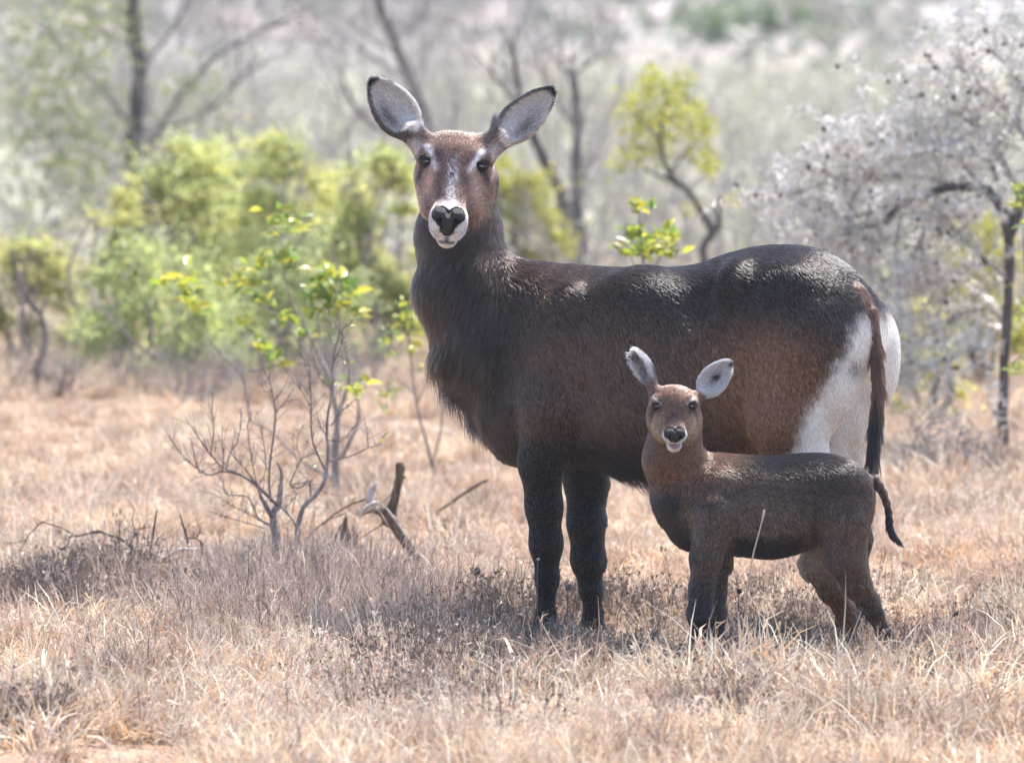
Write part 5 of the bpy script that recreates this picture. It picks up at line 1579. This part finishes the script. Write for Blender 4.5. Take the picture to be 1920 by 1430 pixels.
def build_dead_wood():
    g = np.random.default_rng(51); Y = 2.9
    root = empty('fallen_branch', G(740, 1066), 'weathered fallen branch with a blunt upright brown stub left of the doe', 'dead branch')
    m = MB(); W, r = trace([(749, 866, 6.5), (750, 872, 8.8), (750, 885, 8.5), (747, 905, 8), (741, 930, 8.5), (735, 955, 10.5), (728, 975, 12), (722, 985, 9)], Y, 4)
    m.tube(W, r, 12, rough=.10, seed=1); W, r = trace([(752, 890, 4), (758, 894, 3), (761, 896, 1)], Y - .02, 2); m.tube(W, r, 6); m.build('stub', M_DEAD, root)
    m = MB(); W, r = trace([(672, 966, 3), (684, 958, 7), (700, 950, 10), (722, 962, 12), (740, 985, 10), (756, 1012, 9), (770, 1030, 9), (780, 1046, 8), (772, 1062, 6)], Y - .03, 4)
    W, r = W[::-1], r[::-1]; W, r = rooted(W, r)
    m.tube(W, r, 12, rough=.22, seed=2); m.build('log', M_DEAD, root)
    m = MB(); W, r = trace([(706, 903, 1), (700, 915, 5), (694, 930, 7), (697, 944, 8), (706, 955, 6)], Y - .05, 3); m.tube(W, r, 8, rough=.25, seed=4); m.build('splinter', M_WHITE, root)
    m = MB(); W, r = trace([(672, 968, 2.5), (685, 955, 5.5), (700, 946, 6.5), (712, 942, 4)], Y - .08, 3); m.tube(W, r, 8, rough=.25, seed=5); m.build('splinter', M_WHITE, root)
    for s in ([(724, 952, 1.5), (745, 980, 2), (765, 1010, 1.8), (782, 1032, .8)], [(715, 960, 1.2), (705, 935, 1.5), (702, 925, .6)], [(703, 950, 1.4), (716, 965, 1.6), (728, 985, 1)]):
        m = MB(); W, r = trace(s, Y - .12, 3); m.tube(W, r, 6, rough=.15); m.build('splinter', M_WHITE, root)
    for s in ([(686, 936, 2), (660, 944, 2), (636, 958, 1.8), (612, 975, 1.5), (592, 992, 1.2), (574, 1010, .9)], [(648, 962, 1.2), (622, 972, 1), (604, 984, .8)], [(728, 975, 1.5), (690, 1000, 1.2), (660, 1020, .8)], [(745, 912, 1.2), (730, 930, 1), (718, 942, .8)]):
        m = MB(); W, r = trace(s, Y, 4); m.tube(W, r, 6, rough=.15); m.build('twig', M_DEAD, root)
    root = empty('broken_stump', G(655, 1062), 'small dark splintered stump left of the blunt upright stub', 'stump')
    m = MB()
    for s in ([(654, 1060, 10), (654, 1030, 11), (650, 1005, 8), (647, 985, 6), (649, 966, 2)], [(660, 1040, 8), (664, 1015, 7), (665, 1000, 5), (662, 984, 1.5)], [(646, 1030, 6), (642, 1012, 4), (640, 990, 2)]):
        W, r = trace(s, Y, 3); W, r = rooted(W, r); m.tube(W, r, 9, rough=.3, seed=int(s[0][0]))
    m.build('wood', M_DEAD, root)
    m = MB(); W, r = trace([(640, 1032, 5), (655, 1036, 7), (672, 1030, 6), (684, 1020, 2)], Y - .06, 3); m.tube(W, r, 8, rough=.3); m.build('bark_flake', M_BARK_D, root)
    m = MB(); W, r = trace([(622, 1020, 1.5), (632, 1000, 2.2), (640, 982, 1.2)], Y, 3); m.tube(W, r, 6); m.build('twig', M_DEAD, root)
    def stick(label, rows, Y, mat=M_DEAD, name='stick', ng=True, sd=0):
        m = MB(); W, r = trace(rows, Y, 4)
        if ng: W, r = rooted(W, r)
        m.tube(W, r, 7, rough=.18, seed=sd)
        o = m.build(name, mat); tag(o, label, 'stick'); return o
    stick('straight bare stick slanting up toward the chest of the doe', [(822, 958, 2.2), (845, 942, 2.8), (870, 925, 3), (895, 909, 3.2), (916, 899, 2.6)], 4.2)
    stick('thin dark twig leaning out of the grass below the fallen log', [(696, 1104, 1.2), (712, 1090, 1.6), (728, 1076, 2.2), (745, 1062, 2), (768, 1047, 1.4)], 1.9, M_BARK_D)
    stick('thin upright dark stick rising from the dead brushwood', [(279, 1065, 2.4), (283, 1030, 2.2), (287, 1000, 2), (291, 975, 1.6), (294, 955, 1.2)], 2.2, M_BARK_D)
    Y = 2.2
    root = empty('brushwood', G(270, 1120), 'arching dead brushwood lying in the grass at far left', 'brushwood')
    rows = [[(285, 1072, 4), (278, 1052, 5), (262, 1040, 4), (245, 1024, 3.6), (225, 1009, 3.2), (205, 1003, 3), (185, 996, 3.2), (168, 999, 3), (150, 1004, 2.4), (132, 1006, 2), (128, 1020, 1.8), (115, 1032, 1.6), (96, 1048, 1.2), (75, 1060, .9)],
            [(132, 998, 2), (112, 988, 1.7), (92, 982, 1.6), (78, 979, 1.6), (66, 991, 1.5), (54, 1002, 1.4), (46, 1018, 1.2), (34, 1036, .9)],
            [(54, 1012, 1), (30, 1017, .8), (5, 1020, .6)], [(128, 1022, 1.5), (112, 1030, 2), (100, 1034, 1)], [(245, 1024, 1.4), (252, 1000, 1.2), (248, 975, .9), (252, 955, .6)], [(245, 1010, 1), (262, 992, 1), (284, 988, .7)],
            [(225, 1005, 1.2), (224, 990, 1), (222, 975, .8)], [(160, 1050, 1.6), (130, 1052, 1.8), (98, 1058, 1.2)], [(190, 1080, 2.2), (165, 1062, 2), (150, 1040, 1.6), (160, 1028, 1)], [(150, 1080, 2), (128, 1072, 2), (100, 1076, 1)],
            [(300, 1095, 3), (270, 1085, 2.6), (235, 1090, 2), (205, 1070, 1.4), (180, 1076, 1)], [(290, 1080, 2), (320, 1065, 1.6), (350, 1070, 1.2)], [(348, 1060, 2), (352, 1030, 2.6), (350, 1008, 3), (345, 990, 2.6), (339, 970, 2), (338, 962, 1)],
            [(345, 1008, 2), (358, 1008, 2.2), (370, 1010, 2), (378, 1020, 2.2), (379, 1040, 1.6), (372, 1060, 1.4)], [(368, 1010, 2), (374, 998, 1.6), (382, 1000, 1)], [(280, 1068, 3), (265, 1075, 2), (250, 1072, 1.2)]]
    for i, s in enumerate(rows):
        m = MB(); W, r = trace(s, Y + g.uniform(-.06, .06), 4); 
        if i == 0: W, r = rooted(W, r)
        m.tube(W, r * .85, 7, rough=.2, seed=i)
        for _ in range(3):
            j = int(g.integers(1, len(W))); e = g.normal(0, 1, 3); e[2] = abs(e[2]); e /= np.linalg.norm(e)
            m.tube([W[j], W[j] + e * .02, W[j] + e * .045 + g.normal(0, .006, 3)], [.0016, .0012, .0006], 4)
        m.build('branch', M_DEAD, root)
    m = MB()
    for _ in range(140):
        c = P(g.uniform(110, 330), g.uniform(1050, 1112), Y + g.uniform(-.25, .3)); c[2] = max(c[2], .01)
        e = g.normal(0, 1, 3) * [1, .6, .7]; e[2] = abs(e[2]) * .6; e /= np.linalg.norm(e); ln = g.uniform(.04, .14)
        m.tube([c, c + e * ln * .5 + g.normal(0, .012, 3), c + e * ln], [.0024, .0018, .0008], 4, cap=False)
    m.build('twigs', M_DEAD, root)['kind'] = 'stuff'
    stick('bleached white forked stick lying in front of the brushwood', [(272, 1026, 1.6), (285, 1036, 2.4), (300, 1044, 2.8), (312, 1045, 3), (322, 1037, 3), (336, 1030, 3.2), (355, 1029, 3), (374, 1029, 2)], 2.05, M_WHITE, ng=False)
    root = empty('brush_pile', G(1770, 905), 'rounded pile of dry grey brush behind the tail of the doe', 'brush pile')
    m = MB(); b = G(1770, 900)
    for _ in range(420):
        an = g.uniform(0, 6.28); rr = g.random() ** .5
        c = b + np.array([math.cos(an) * .26 * rr, math.sin(an) * .25 * rr, .0 + .30 * (1 - rr ** 2) * g.random()])
        e = g.normal(0, 1, 3); e[2] = abs(e[2]) * .7 + .1; e /= np.linalg.norm(e); ln = g.uniform(.06, .2)
        m.tube([c, c + e * ln * .5 + g.normal(0, .02, 3), c + e * ln + [0, 0, -.02]], [.0030, .0022, .0010], 4, cap=False)
    m.build('twigs', M_BARK_G, root)['kind'] = 'stuff'
    # seed heads and single stalks
    def seed_head(label, px, py, Y, r, mat):
        b = P(px, py, Y); gz = float(ground_z(np.array([b[0]]), np.array([b[1]]))[0])
        root = empty('seed_head', (b[0] + .01, b[1], gz), label, 'seed head')
        m = MB(); m.tube(smooth_path([(b[0] + .01, b[1], gz - .01), (b[0] - .004, b[1], (gz + b[2]) / 2), b], 4), np.linspace(.0018, .0014, 9), 5); m.build('stem', M_BARK_P, root)
        m = MB()
        for _ in range(90):
            u = g.normal(0, 1, 3); u /= np.linalg.norm(u)
            m.tube([b + u * r * .3, b + u * r * g.uniform(.8, 1.1)], [r * .09, r * .05], 4)
        V, F = tube_arrays([b - [0, 0, r * .7], b - [0, 0, r * .3], b + [0, 0, r * .3], b + [0, 0, r * .7]], [r * .3, r * .75, r * .75, r * .3], 8); m.add(V, F)
        m.build('head', mat, root)
    seed_head('dark spiky round seed head above the purplish grey grass', 894, 1071, 1.5, .017, M_GALL)
    seed_head('blue grey seed head between the forelegs of the doe', 1066, 1100, .0, .013, M_BARK_P)
    seed_head('small pale seed head in front of the near foreleg', 1009, 1048, -.1, .006, M_WHITE)
    seed_head('dark seed head in the grass right of the calf', 1792, 1150, .2, .014, M_GALL)
    seed_head('small dark seed head beneath the belly of the calf', 1386, 1108, -.2, .010, M_GALL)
    def stalk(label, rows, Y, w=1.0):
        m = MB(); W, r = trace(rows, Y, 4); W, r = rooted(W, r); m.tube(W, r * w, 5, (.66, .56, .44)); o = m.build('grass_stalk', M_GRASS); tag(o, label, 'grass stalk')
    stalk('pale grass stalk rising in front of the flank of the calf', [(1398, 1120, 1.6), (1410, 1050, 1.5), (1420, 1010, 1.4), (1428, 980, 1.3), (1432, 962, 2.6), (1433, 955, 1.6)], -1.25)
    stalk('tall straw stalk below the dark belly of the calf', [(1452, 1330, 2), (1456, 1270, 1.8), (1460, 1210, 1.6), (1462, 1165, 2)], -1.7)
    stalk('white bent stalk at the lower right of the grass', [(1782, 1385, 1.5), (1800, 1340, 1.6), (1822, 1290, 2.4), (1818, 1268, 3), (1812, 1258, 1)], -2.2)

def build_background():
    g = np.random.default_rng(61)
    BR = [(.53, .57, .22), (.62, .61, .22), (.46, .52, .23), (.64, .59, .22), (.37, .43, .23)]
    OL = [(.25, .28, .13), (.19, .22, .12), (.33, .33, .15)]
    YG = [(.42, .42, .08), (.50, .46, .09), (.30, .33, .08)]
    # green bushes in a band behind the grass
    rows = [('rounded bright green bush at the foot of the tall dark trunk', 222, 650, 150, 335, 13.0, 5200, [BR[0], BR[1], BR[3]]),
            ('wide green bush right of the dark trunk', 350, 640, 230, 222, 16.5, 9500, BR),
            ('tall green bush between the dark trunk and the head of the doe', 530, 650, 230, 238, 15.5, 9500, BR),
            ('yellow green bush crown rising between the two widest bushes', 455, 640, 210, 236, 17.5, 8000, BR),
            ('loose pale green bush between the tall bush and the neck of the doe', 635, 650, 190, 285, 16.8, 8000, [BR[1], BR[0], BR[3]]),
            ('low deep green bush in front of the wide green bush', 300, 668, 330, 430, 12.6, 5200, [BR[2], BR[4], BR[0]]),
            ('green bush just left of the neck of the doe', 715, 660, 200, 262, 14.5, 9000, BR),
            ('yellow green bush showing right of the neck of the doe', 960, 610, 200, 285, 17.5, 7500, YG),
            ('dull green bush cut by the left border', 40, 640, 240, 420, 14.2, 5500, [BR[0], OL[2], BR[3]]),
            ('olive bush low between the green bushes', 560, 668, 300, 410, 13.0, 4200, [BR[4], OL[0], BR[2]]),
            ('pale olive bush behind the rump of the doe', 1690, 760, 210, 480, 10.5, 2200, [OL[2], YG[0], BR[3]]),
            ('yellow olive bush behind the trunk of the thorn tree', 1850, 740, 280, 370, 12.5, 3800, [YG[0], OL[2], YG[1]]),
            ('sparse low bush with yellow leaves near the tail of the doe', 1740, 800, 150, 600, 9.6, 800, [YG[1], BR[0], BR[3]])]
    for lab, cx, by, w, top, Y, n, cols in rows:
        bush('green_bush', lab, 'bush', 'bushes behind the grass', cx, by, w, top, Y, n, g, cols, L=.042, W=.021, lobes=36 if n > 3000 else 16, fill=.55)
    # the leafy treelet above the back of the doe
    Y = 15.0
    root = empty('small_tree', P(1335, 700, Y) * [1, 1, 0], 'small tree with yellow green leaf clumps above the back of the doe', 'tree')
    m = MB(); W, r = trace([(1322, 640, 9), (1325, 520, 8.5), (1318, 465, 8), (1335, 435, 8), (1318, 400, 7), (1290, 360, 6), (1255, 325, 5), (1240, 270, 4), (1245, 200, 2.5), (1250, 150, 1.5)], Y, 5)
    W, r = rooted(W, r); m.tube(W, r, 9, rough=.12)
    for s in ([(1330, 440, 7), (1348, 420, 6), (1345, 380, 4), (1360, 375, 2)], [(1290, 360, 4), (1250, 335, 3.4), (1215, 320, 2.5), (1190, 290, 1.5)], [(1255, 325, 3), (1290, 280, 2.4), (1320, 250, 1.5)], [(1245, 270, 2.6), (1205, 230, 2), (1180, 200, 1.2)], [(1248, 240, 2), (1280, 190, 1.5), (1290, 150, 1)]):
        W, r = trace(s, Y, 4); mb = MB(); mb.tube(W, r, 6, rough=.1); mb.build('branch', M_BARK_D, root)
    m.build('trunk', M_BARK_D, root)
    c = []
    for (x, y, s, n) in ((1185, 200, 16, 150), (1215, 165, 16, 150), (1225, 145, 12, 90), (1250, 170, 18, 150), (1278, 155, 12, 110), (1205, 240, 20, 210), (1235, 215, 16, 150), (1275, 210, 18, 150), (1180, 290, 16, 120), (1215, 290, 18, 150), (1250, 255, 16, 120), (1300, 205, 12, 100), (1320, 235, 14, 130),
                         (1330, 245, 8, 60), (1315, 300, 14, 150), (1330, 318, 10, 110), (1290, 250, 14, 90), (1150, 315, 10, 40), (1375, 378, 8, 40), (1290, 390, 8, 20)):
        for _ in range(int(n * .6)): c.append(P(x + g.normal(0, s * .95), y + g.normal(0, s * .95), Y + g.normal(0, .12)))
    V_, F_, C_ = leaf_cloud(np.array(c), .042, .020, YG + [(.28, .31, .06)], g)
    link_mesh('crown', np_mesh('crown', V_, F_, C_, smooth=False), M_LEAFC, root)['kind'] = 'stuff'
    # far trees: trunk and limbs, fine twigs
    def far_tree(label, rows, Y, name='bare_tree', twigs=70, tl=.7, leaves=(), cols=OL, mat=M_BARK_D, r0=.010):
        b = P(rows[0][0][0], rows[0][0][1], Y); b[2] = float(ground_z(np.array([b[0]]), np.array([b[1]]))[0])
        root = empty(name, b, label, 'tree', 'trees in the far scrub')
        m = MB(); P_ = []
        for i, s in enumerate(rows):
            W, r = trace(s, Y + (0 if i == 0 else g.normal(0, .25)), 4)
            if i == 0: W, r = rooted(W, r)
            m = MB(); m.tube(W, r * (.72 if i else 1), 9, rough=.1, seed=i); P_.append(W); m.build('limb' if i else 'trunk', M_BARK_F if i else mat, root)
        f = MB()
        for _ in range(twigs):
            W = P_[int(g.integers(0, len(P_)))]; j = int(g.integers(len(W) // 4, len(W)))
            d = W[j] - W[j - 1]; d /= np.linalg.norm(d) + 1e-9; e = d + g.normal(0, .7, 3); e /= np.linalg.norm(e)
            for p_, r_, lv in branch_paths(W[j], e, tl * g.uniform(.4, 1.2), r0, 2, g, .6, 3, .14): f.tube(p_, r_ * .7, 3, cap=False)
        f.build('twigs', M_BARK_T, root)['kind'] = 'stuff'
        if leaves:
            c = []
            for (x, y, s, n) in leaves:
                for _ in range(n): c.append(P(x + g.normal(0, s), y + g.normal(0, s * 1.2), Y + g.normal(0, .4)))
            V_, F_, C_ = leaf_cloud(np.array(c), .06, .03, cols, g)
            link_mesh('crown', np_mesh('crown', V_, F_, C_, smooth=False), M_LEAFC, root)['kind'] = 'stuff'
        return root
    far_tree('tall tree with a straight dark trunk left of the doe', [[(275, 520, 17), (262, 400, 16), (250, 300, 16), (256, 200, 15), (262, 130, 14), (252, 60, 14), (250, -60, 12)], [(255, 330, 8), (300, 240, 8), (360, 150, 7), (430, 90, 6), (520, 45, 5), (600, 0, 3)],
              [(290, 420, 8), (300, 370, 7), (285, 320, 6), (262, 280, 6)], [(250, 240, 6), (200, 180, 5), (150, 120, 4), (90, 60, 2)], [(262, 130, 6), (320, 60, 4), (360, -10, 3)], [(300, 240, 5), (380, 215, 4), (450, 150, 3), (520, 100, 2)]], 21.5,
             leaves=((150, 60, 55, 420), (90, 160, 50, 330), (180, 260, 45, 330), (60, 260, 50, 300), (370, 180, 35, 160), (200, 20, 45, 300), (40, 60, 40, 160), (130, 330, 50, 260)), twigs=60)
    far_tree('leaning dark limbed tree behind the left ear of the doe', [[(850, 480, 15), (835, 330, 13), (800, 230, 12), (770, 150, 11), (740, 80, 10), (712, 10, 9), (700, -50, 8)], [(835, 330, 7), (760, 260, 7), (700, 235, 7), (660, 190, 6), (640, 140, 4), (610, 80, 3)],
              [(740, 80, 4), (800, 20, 3), (830, -40, 2)], [(770, 150, 5), (700, 110, 4), (620, 50, 3), (560, 20, 2)]], 24.0, twigs=60)
    far_tree('slim bare tree right of the right ear of the doe', [[(1090, 520, 14), (1085, 430, 12), (1080, 330, 10), (1082, 240, 9), (1078, 170, 8), (1072, 128, 6)], [(1076, 150, 5), (1050, 120, 4), (1020, 90, 2.5)], [(1078, 140, 5), (1110, 115, 4), (1150, 90, 2)], [(1082, 250, 4), (1050, 200, 3), (1030, 150, 2)]], 19.5, twigs=40, tl=.5)
    far_tree('crooked grey tree leaning beside the neck of the doe', [[(1098, 560, 15), (1080, 470, 14), (1062, 420, 13), (1050, 360, 12), (1020, 300, 10), (990, 230, 8), (972, 160, 6), (960, 80, 4)], [(1062, 400, 6), (1090, 340, 4), (1120, 290, 2.5)], [(990, 230, 5), (950, 170, 4), (900, 110, 3)]], 18.0, twigs=40, tl=.5)
    far_tree('thin twisted tree at the lower left behind the grass', [[(70, 690, 6), (85, 640, 6), (75, 590, 5), (50, 560, 5), (35, 520, 4), (20, 470, 3)], [(60, 665, 4), (42, 620, 4), (45, 580, 3), (30, 540, 2)], [(370, 700, 3), (300, 670, 4), (250, 640, 4), (210, 600, 3), (180, 560, 2)]], 11.6, name='twisted_shrub', twigs=16, tl=.25, r0=.005)
    # leafless grey thickets filling the middle distance
    spots = [(60, 470, 26, 3.0, 'leafless grey thicket at the far left edge behind the bushes'), (180, 440, 30, 3.2, 'leafless thicket behind the tall straight trunk'), (400, 430, 28, 3.0, 'leafless grey thicket behind the wide green bush'),
             (600, 440, 31, 3.3, 'leafless thicket left of the leaning tree'), (880, 430, 29, 2.8, 'leafless grey thicket behind the head of the doe'), (1160, 470, 25, 2.0, 'low leafless thicket behind the slim bare tree'),
             (1380, 470, 24, 1.5, 'low leafless thicket behind the rump of the doe'), (1500, 540, 19, 1.2, 'leafless grey thicket left of the thorn tree'), (1130, 545, 17, 1.4, 'leafless thicket between the crooked tree and the leafy treelet'), (1430, 560, 16, 1.1, 'sparse leafless twigs above the back of the doe'),
             (1640, 500, 21, 1.3, 'leafless grey thicket behind the spines of the thorn tree'), (1860, 520, 20, 1.4, 'leafless thicket behind the thorn tree trunk'), (740, 470, 23, 2.6, 'leafless thicket behind the green bush beside the neck'),
             (300, 470, 24, 2.3, 'leafless thicket right of the tall straight trunk'), (500, 470, 25, 2.5, 'leafless thicket behind the tall green bush'), (1020, 500, 21, 1.9, 'leafless thicket behind the crooked grey tree'), (1270, 520, 20, 1.3, 'leafless thicket behind the small leafy tree'),
             (1560, 480, 26, 1.6, 'far leafless thicket above the rump of the doe'), (1750, 480, 27, 1.7, 'far leafless thicket above the brush pile')]
    for cx, by, Y, h, lab in spots:
        gy = 36687 / (CAM_D + Y) - 252
        bare_bush('bare_thicket', lab, 'thicket', 'leafless thickets behind the bushes', cx, gy, Y, h, g, stems=12, r0=.011, depth=3, kids=4, splay=.75, mat=M_BARK_T)
    for cx, Y, h, w_, lab in ((120, 11.5, .42, .9, 'low dry grey shrub in front of the bushes near the left border'), (235, 11.8, .40, .9, 'low dry grey shrub at the foot of the rounded bright green bush'), (350, 11.2, .45, 1.0, 'low dry shrub between the twiggy shrub and the green hedge'),
                             (470, 11.8, .42, .9, 'low dry shrub behind the yellow leaf bunches'), (600, 11.4, .46, 1.0, 'low dry shrub behind the slender leafy shrub'), (690, 12.0, .5, .9, 'low dry shrub behind the two stemmed sapling'), (20, 12.0, .45, .9, 'low dry shrub cut by the left border')):
        bare_bush('dry_shrub', lab, 'shrub', 'low dry shrubs before the bushes', cx, 36687 / (CAM_D + Y) - 252, Y, h, g, stems=16, r0=.006, depth=2, kids=5, splay=w_, mat=M_BARK_G)
    # far hillside: separate round trees and a general scrub
    for lab, px, py, w, n in (('large blue green tree crown on the far hillside', 1410, 50, 300, 2600), ('small green tree on the far slope beside the large crown', 1590, 60, 80, 500), ('grey green tree on the far slope above the slim tree', 1100, 60, 130, 700)):
        far_crown(lab, px, py, w, n, g)
    c = []; 
    ys = 60 + 240 * g.random(520) ** .8; xs = g.uniform(-1, 1, 520) * (960 / FPX * (CAM_D + ys) * 1.2 + 2)
    for x, y in zip(xs, ys):
        z = float(ground_z(np.array([x]), np.array([y]))[0]); r = g.uniform(.6, 2.2)
        k = int(36 * r * r) + 12
        u = g.normal(0, 1, (k, 3)); u /= np.linalg.norm(u, axis=1)[:, None]
        c.append(np.array([x, y, z + r * .5]) + u * (r * g.random(k) ** .4)[:, None] * [1.2, 1.2, .65])
    c = np.vstack(c)
    V_, F_, C_ = leaf_cloud(c, .30, .16, [(.22, .23, .18), (.25, .245, .22), (.18, .21, .17), (.29, .265, .245)], g)
    o = link_mesh('hillside_scrub', np_mesh('hillside_scrub', V_, F_, C_, smooth=False), M_LEAFC); tag(o, 'low grey green scrub dotted over the far hillside', kind='stuff')

def build_low_scrub():
    g = np.random.default_rng(71)
    n = 900
    ys = g.uniform(17, 62, n); xs = g.uniform(-1, 1, n) * (960 / FPX * (CAM_D + ys) * 1.25 + 1.2)
    zs = ground_z(xs, ys); c = []
    for x, y, z in zip(xs, ys, zs):
        r = g.uniform(.15, .42); k = int(26 + 260 * r * r)
        u = g.normal(0, .55, (k, 3)); c.append(np.array([x, y, z + r * .6]) + u * r * [1.2, 1.2, .8])
    c = np.vstack(c)
    V_, F_, C_ = leaf_cloud(c, .085, .035, [(.28, .28, .21), (.27, .255, .235), (.33, .33, .22), (.32, .29, .28), (.36, .37, .20)], g)
    o = link_mesh('low_scrub', np_mesh('low_scrub', V_, F_, C_, smooth=False), M_LEAFC); tag(o, 'low grey olive scrub covering the ground behind the bushes', kind='stuff')

def far_crown(lab, px, py, w, n, g):
    d = FWD + (px - 960) / FPX * np.array([1.0, 0, 0]) + (715 - (py + w * .28)) / FPX * UPV
    p = CAM.copy()
    for t in np.arange(60, 900, 1.0):
        p = CAM + d * t
        if p[2] <= float(ground_z(np.array([p[0]]), np.array([p[1]]))[0]): break
    r = w / 2 * (p[1] + CAM_D) / FPX
    root = empty('hillside_tree', p, lab, 'tree', 'trees on the far hillside')
    m = MB(); m.tube([p - [0, 0, .2], p + [0, 0, r * .3], p + [r * .1, 0, r * .6]], [r * .045, r * .04, r * .03], 7)
    for k in range(5): m.tube([p + [0, 0, r * .4], p + g.normal(0, r * .35, 3) * [1, 1, .2] + [0, 0, r * .6]], [r * .03, r * .015], 5)
    m.build('trunk', M_BARK_D, root)
    c = []
    for k in range(9):
        cc = p + g.normal(0, r * .50, 3) * [1, 1, .22] + [0, 0, r * .62]; rr = r * g.uniform(.22, .42)
        u = g.normal(0, 1, (n // 9, 3)); u /= np.linalg.norm(u, axis=1)[:, None]; c.append(cc + u * (rr * g.random(n // 9) ** .45)[:, None] * [1.2, 1.2, .7])
    V_, F_, C_ = leaf_cloud(np.vstack(c), r * .09, r * .05, [(.17, .26, .12), (.22, .30, .13), (.14, .22, .11)], g)
    link_mesh('crown', np_mesh('crown', V_, F_, C_, smooth=False), M_LEAFC, root)['kind'] = 'stuff'
build_background()
build_low_scrub()
build_thorn_tree()
build_leafy_shrub()
build_saplings()
build_twig_shrub()
build_dead_wood()

# ------------------------------------------------------------------ air
def build_haze(density):
    x0, x1, y0, y1, z0, z1 = -420, 420, -38, 1400, -3, 110
    V = np.array([(x, y, z) for z in (z0, z1) for y in (y0, y1) for x in (x0, x1)], float)
    F = [(0, 2, 3, 1), (4, 5, 7, 6), (0, 1, 5, 4), (2, 6, 7, 3), (0, 4, 6, 2), (1, 3, 7, 5)]
    m, nt, out = nodes_of('haze')
    v = N(nt, 'ShaderNodeVolumePrincipled')
    v.inputs['Color'].default_value = (.78, .86, 1.0, 1); v.inputs['Density'].default_value = density; v.inputs['Anisotropy'].default_value = .25
    nt.links.new(v.outputs[0], out.inputs['Volume'])
    mb = MB(); mb.add(V, F); o = mb.build('haze', m, smooth=False); o['kind'] = 'stuff'; o['label'] = 'pale bluish haze filling the air over the savanna'
build_haze(.00042)
build_doe()
build_calf()
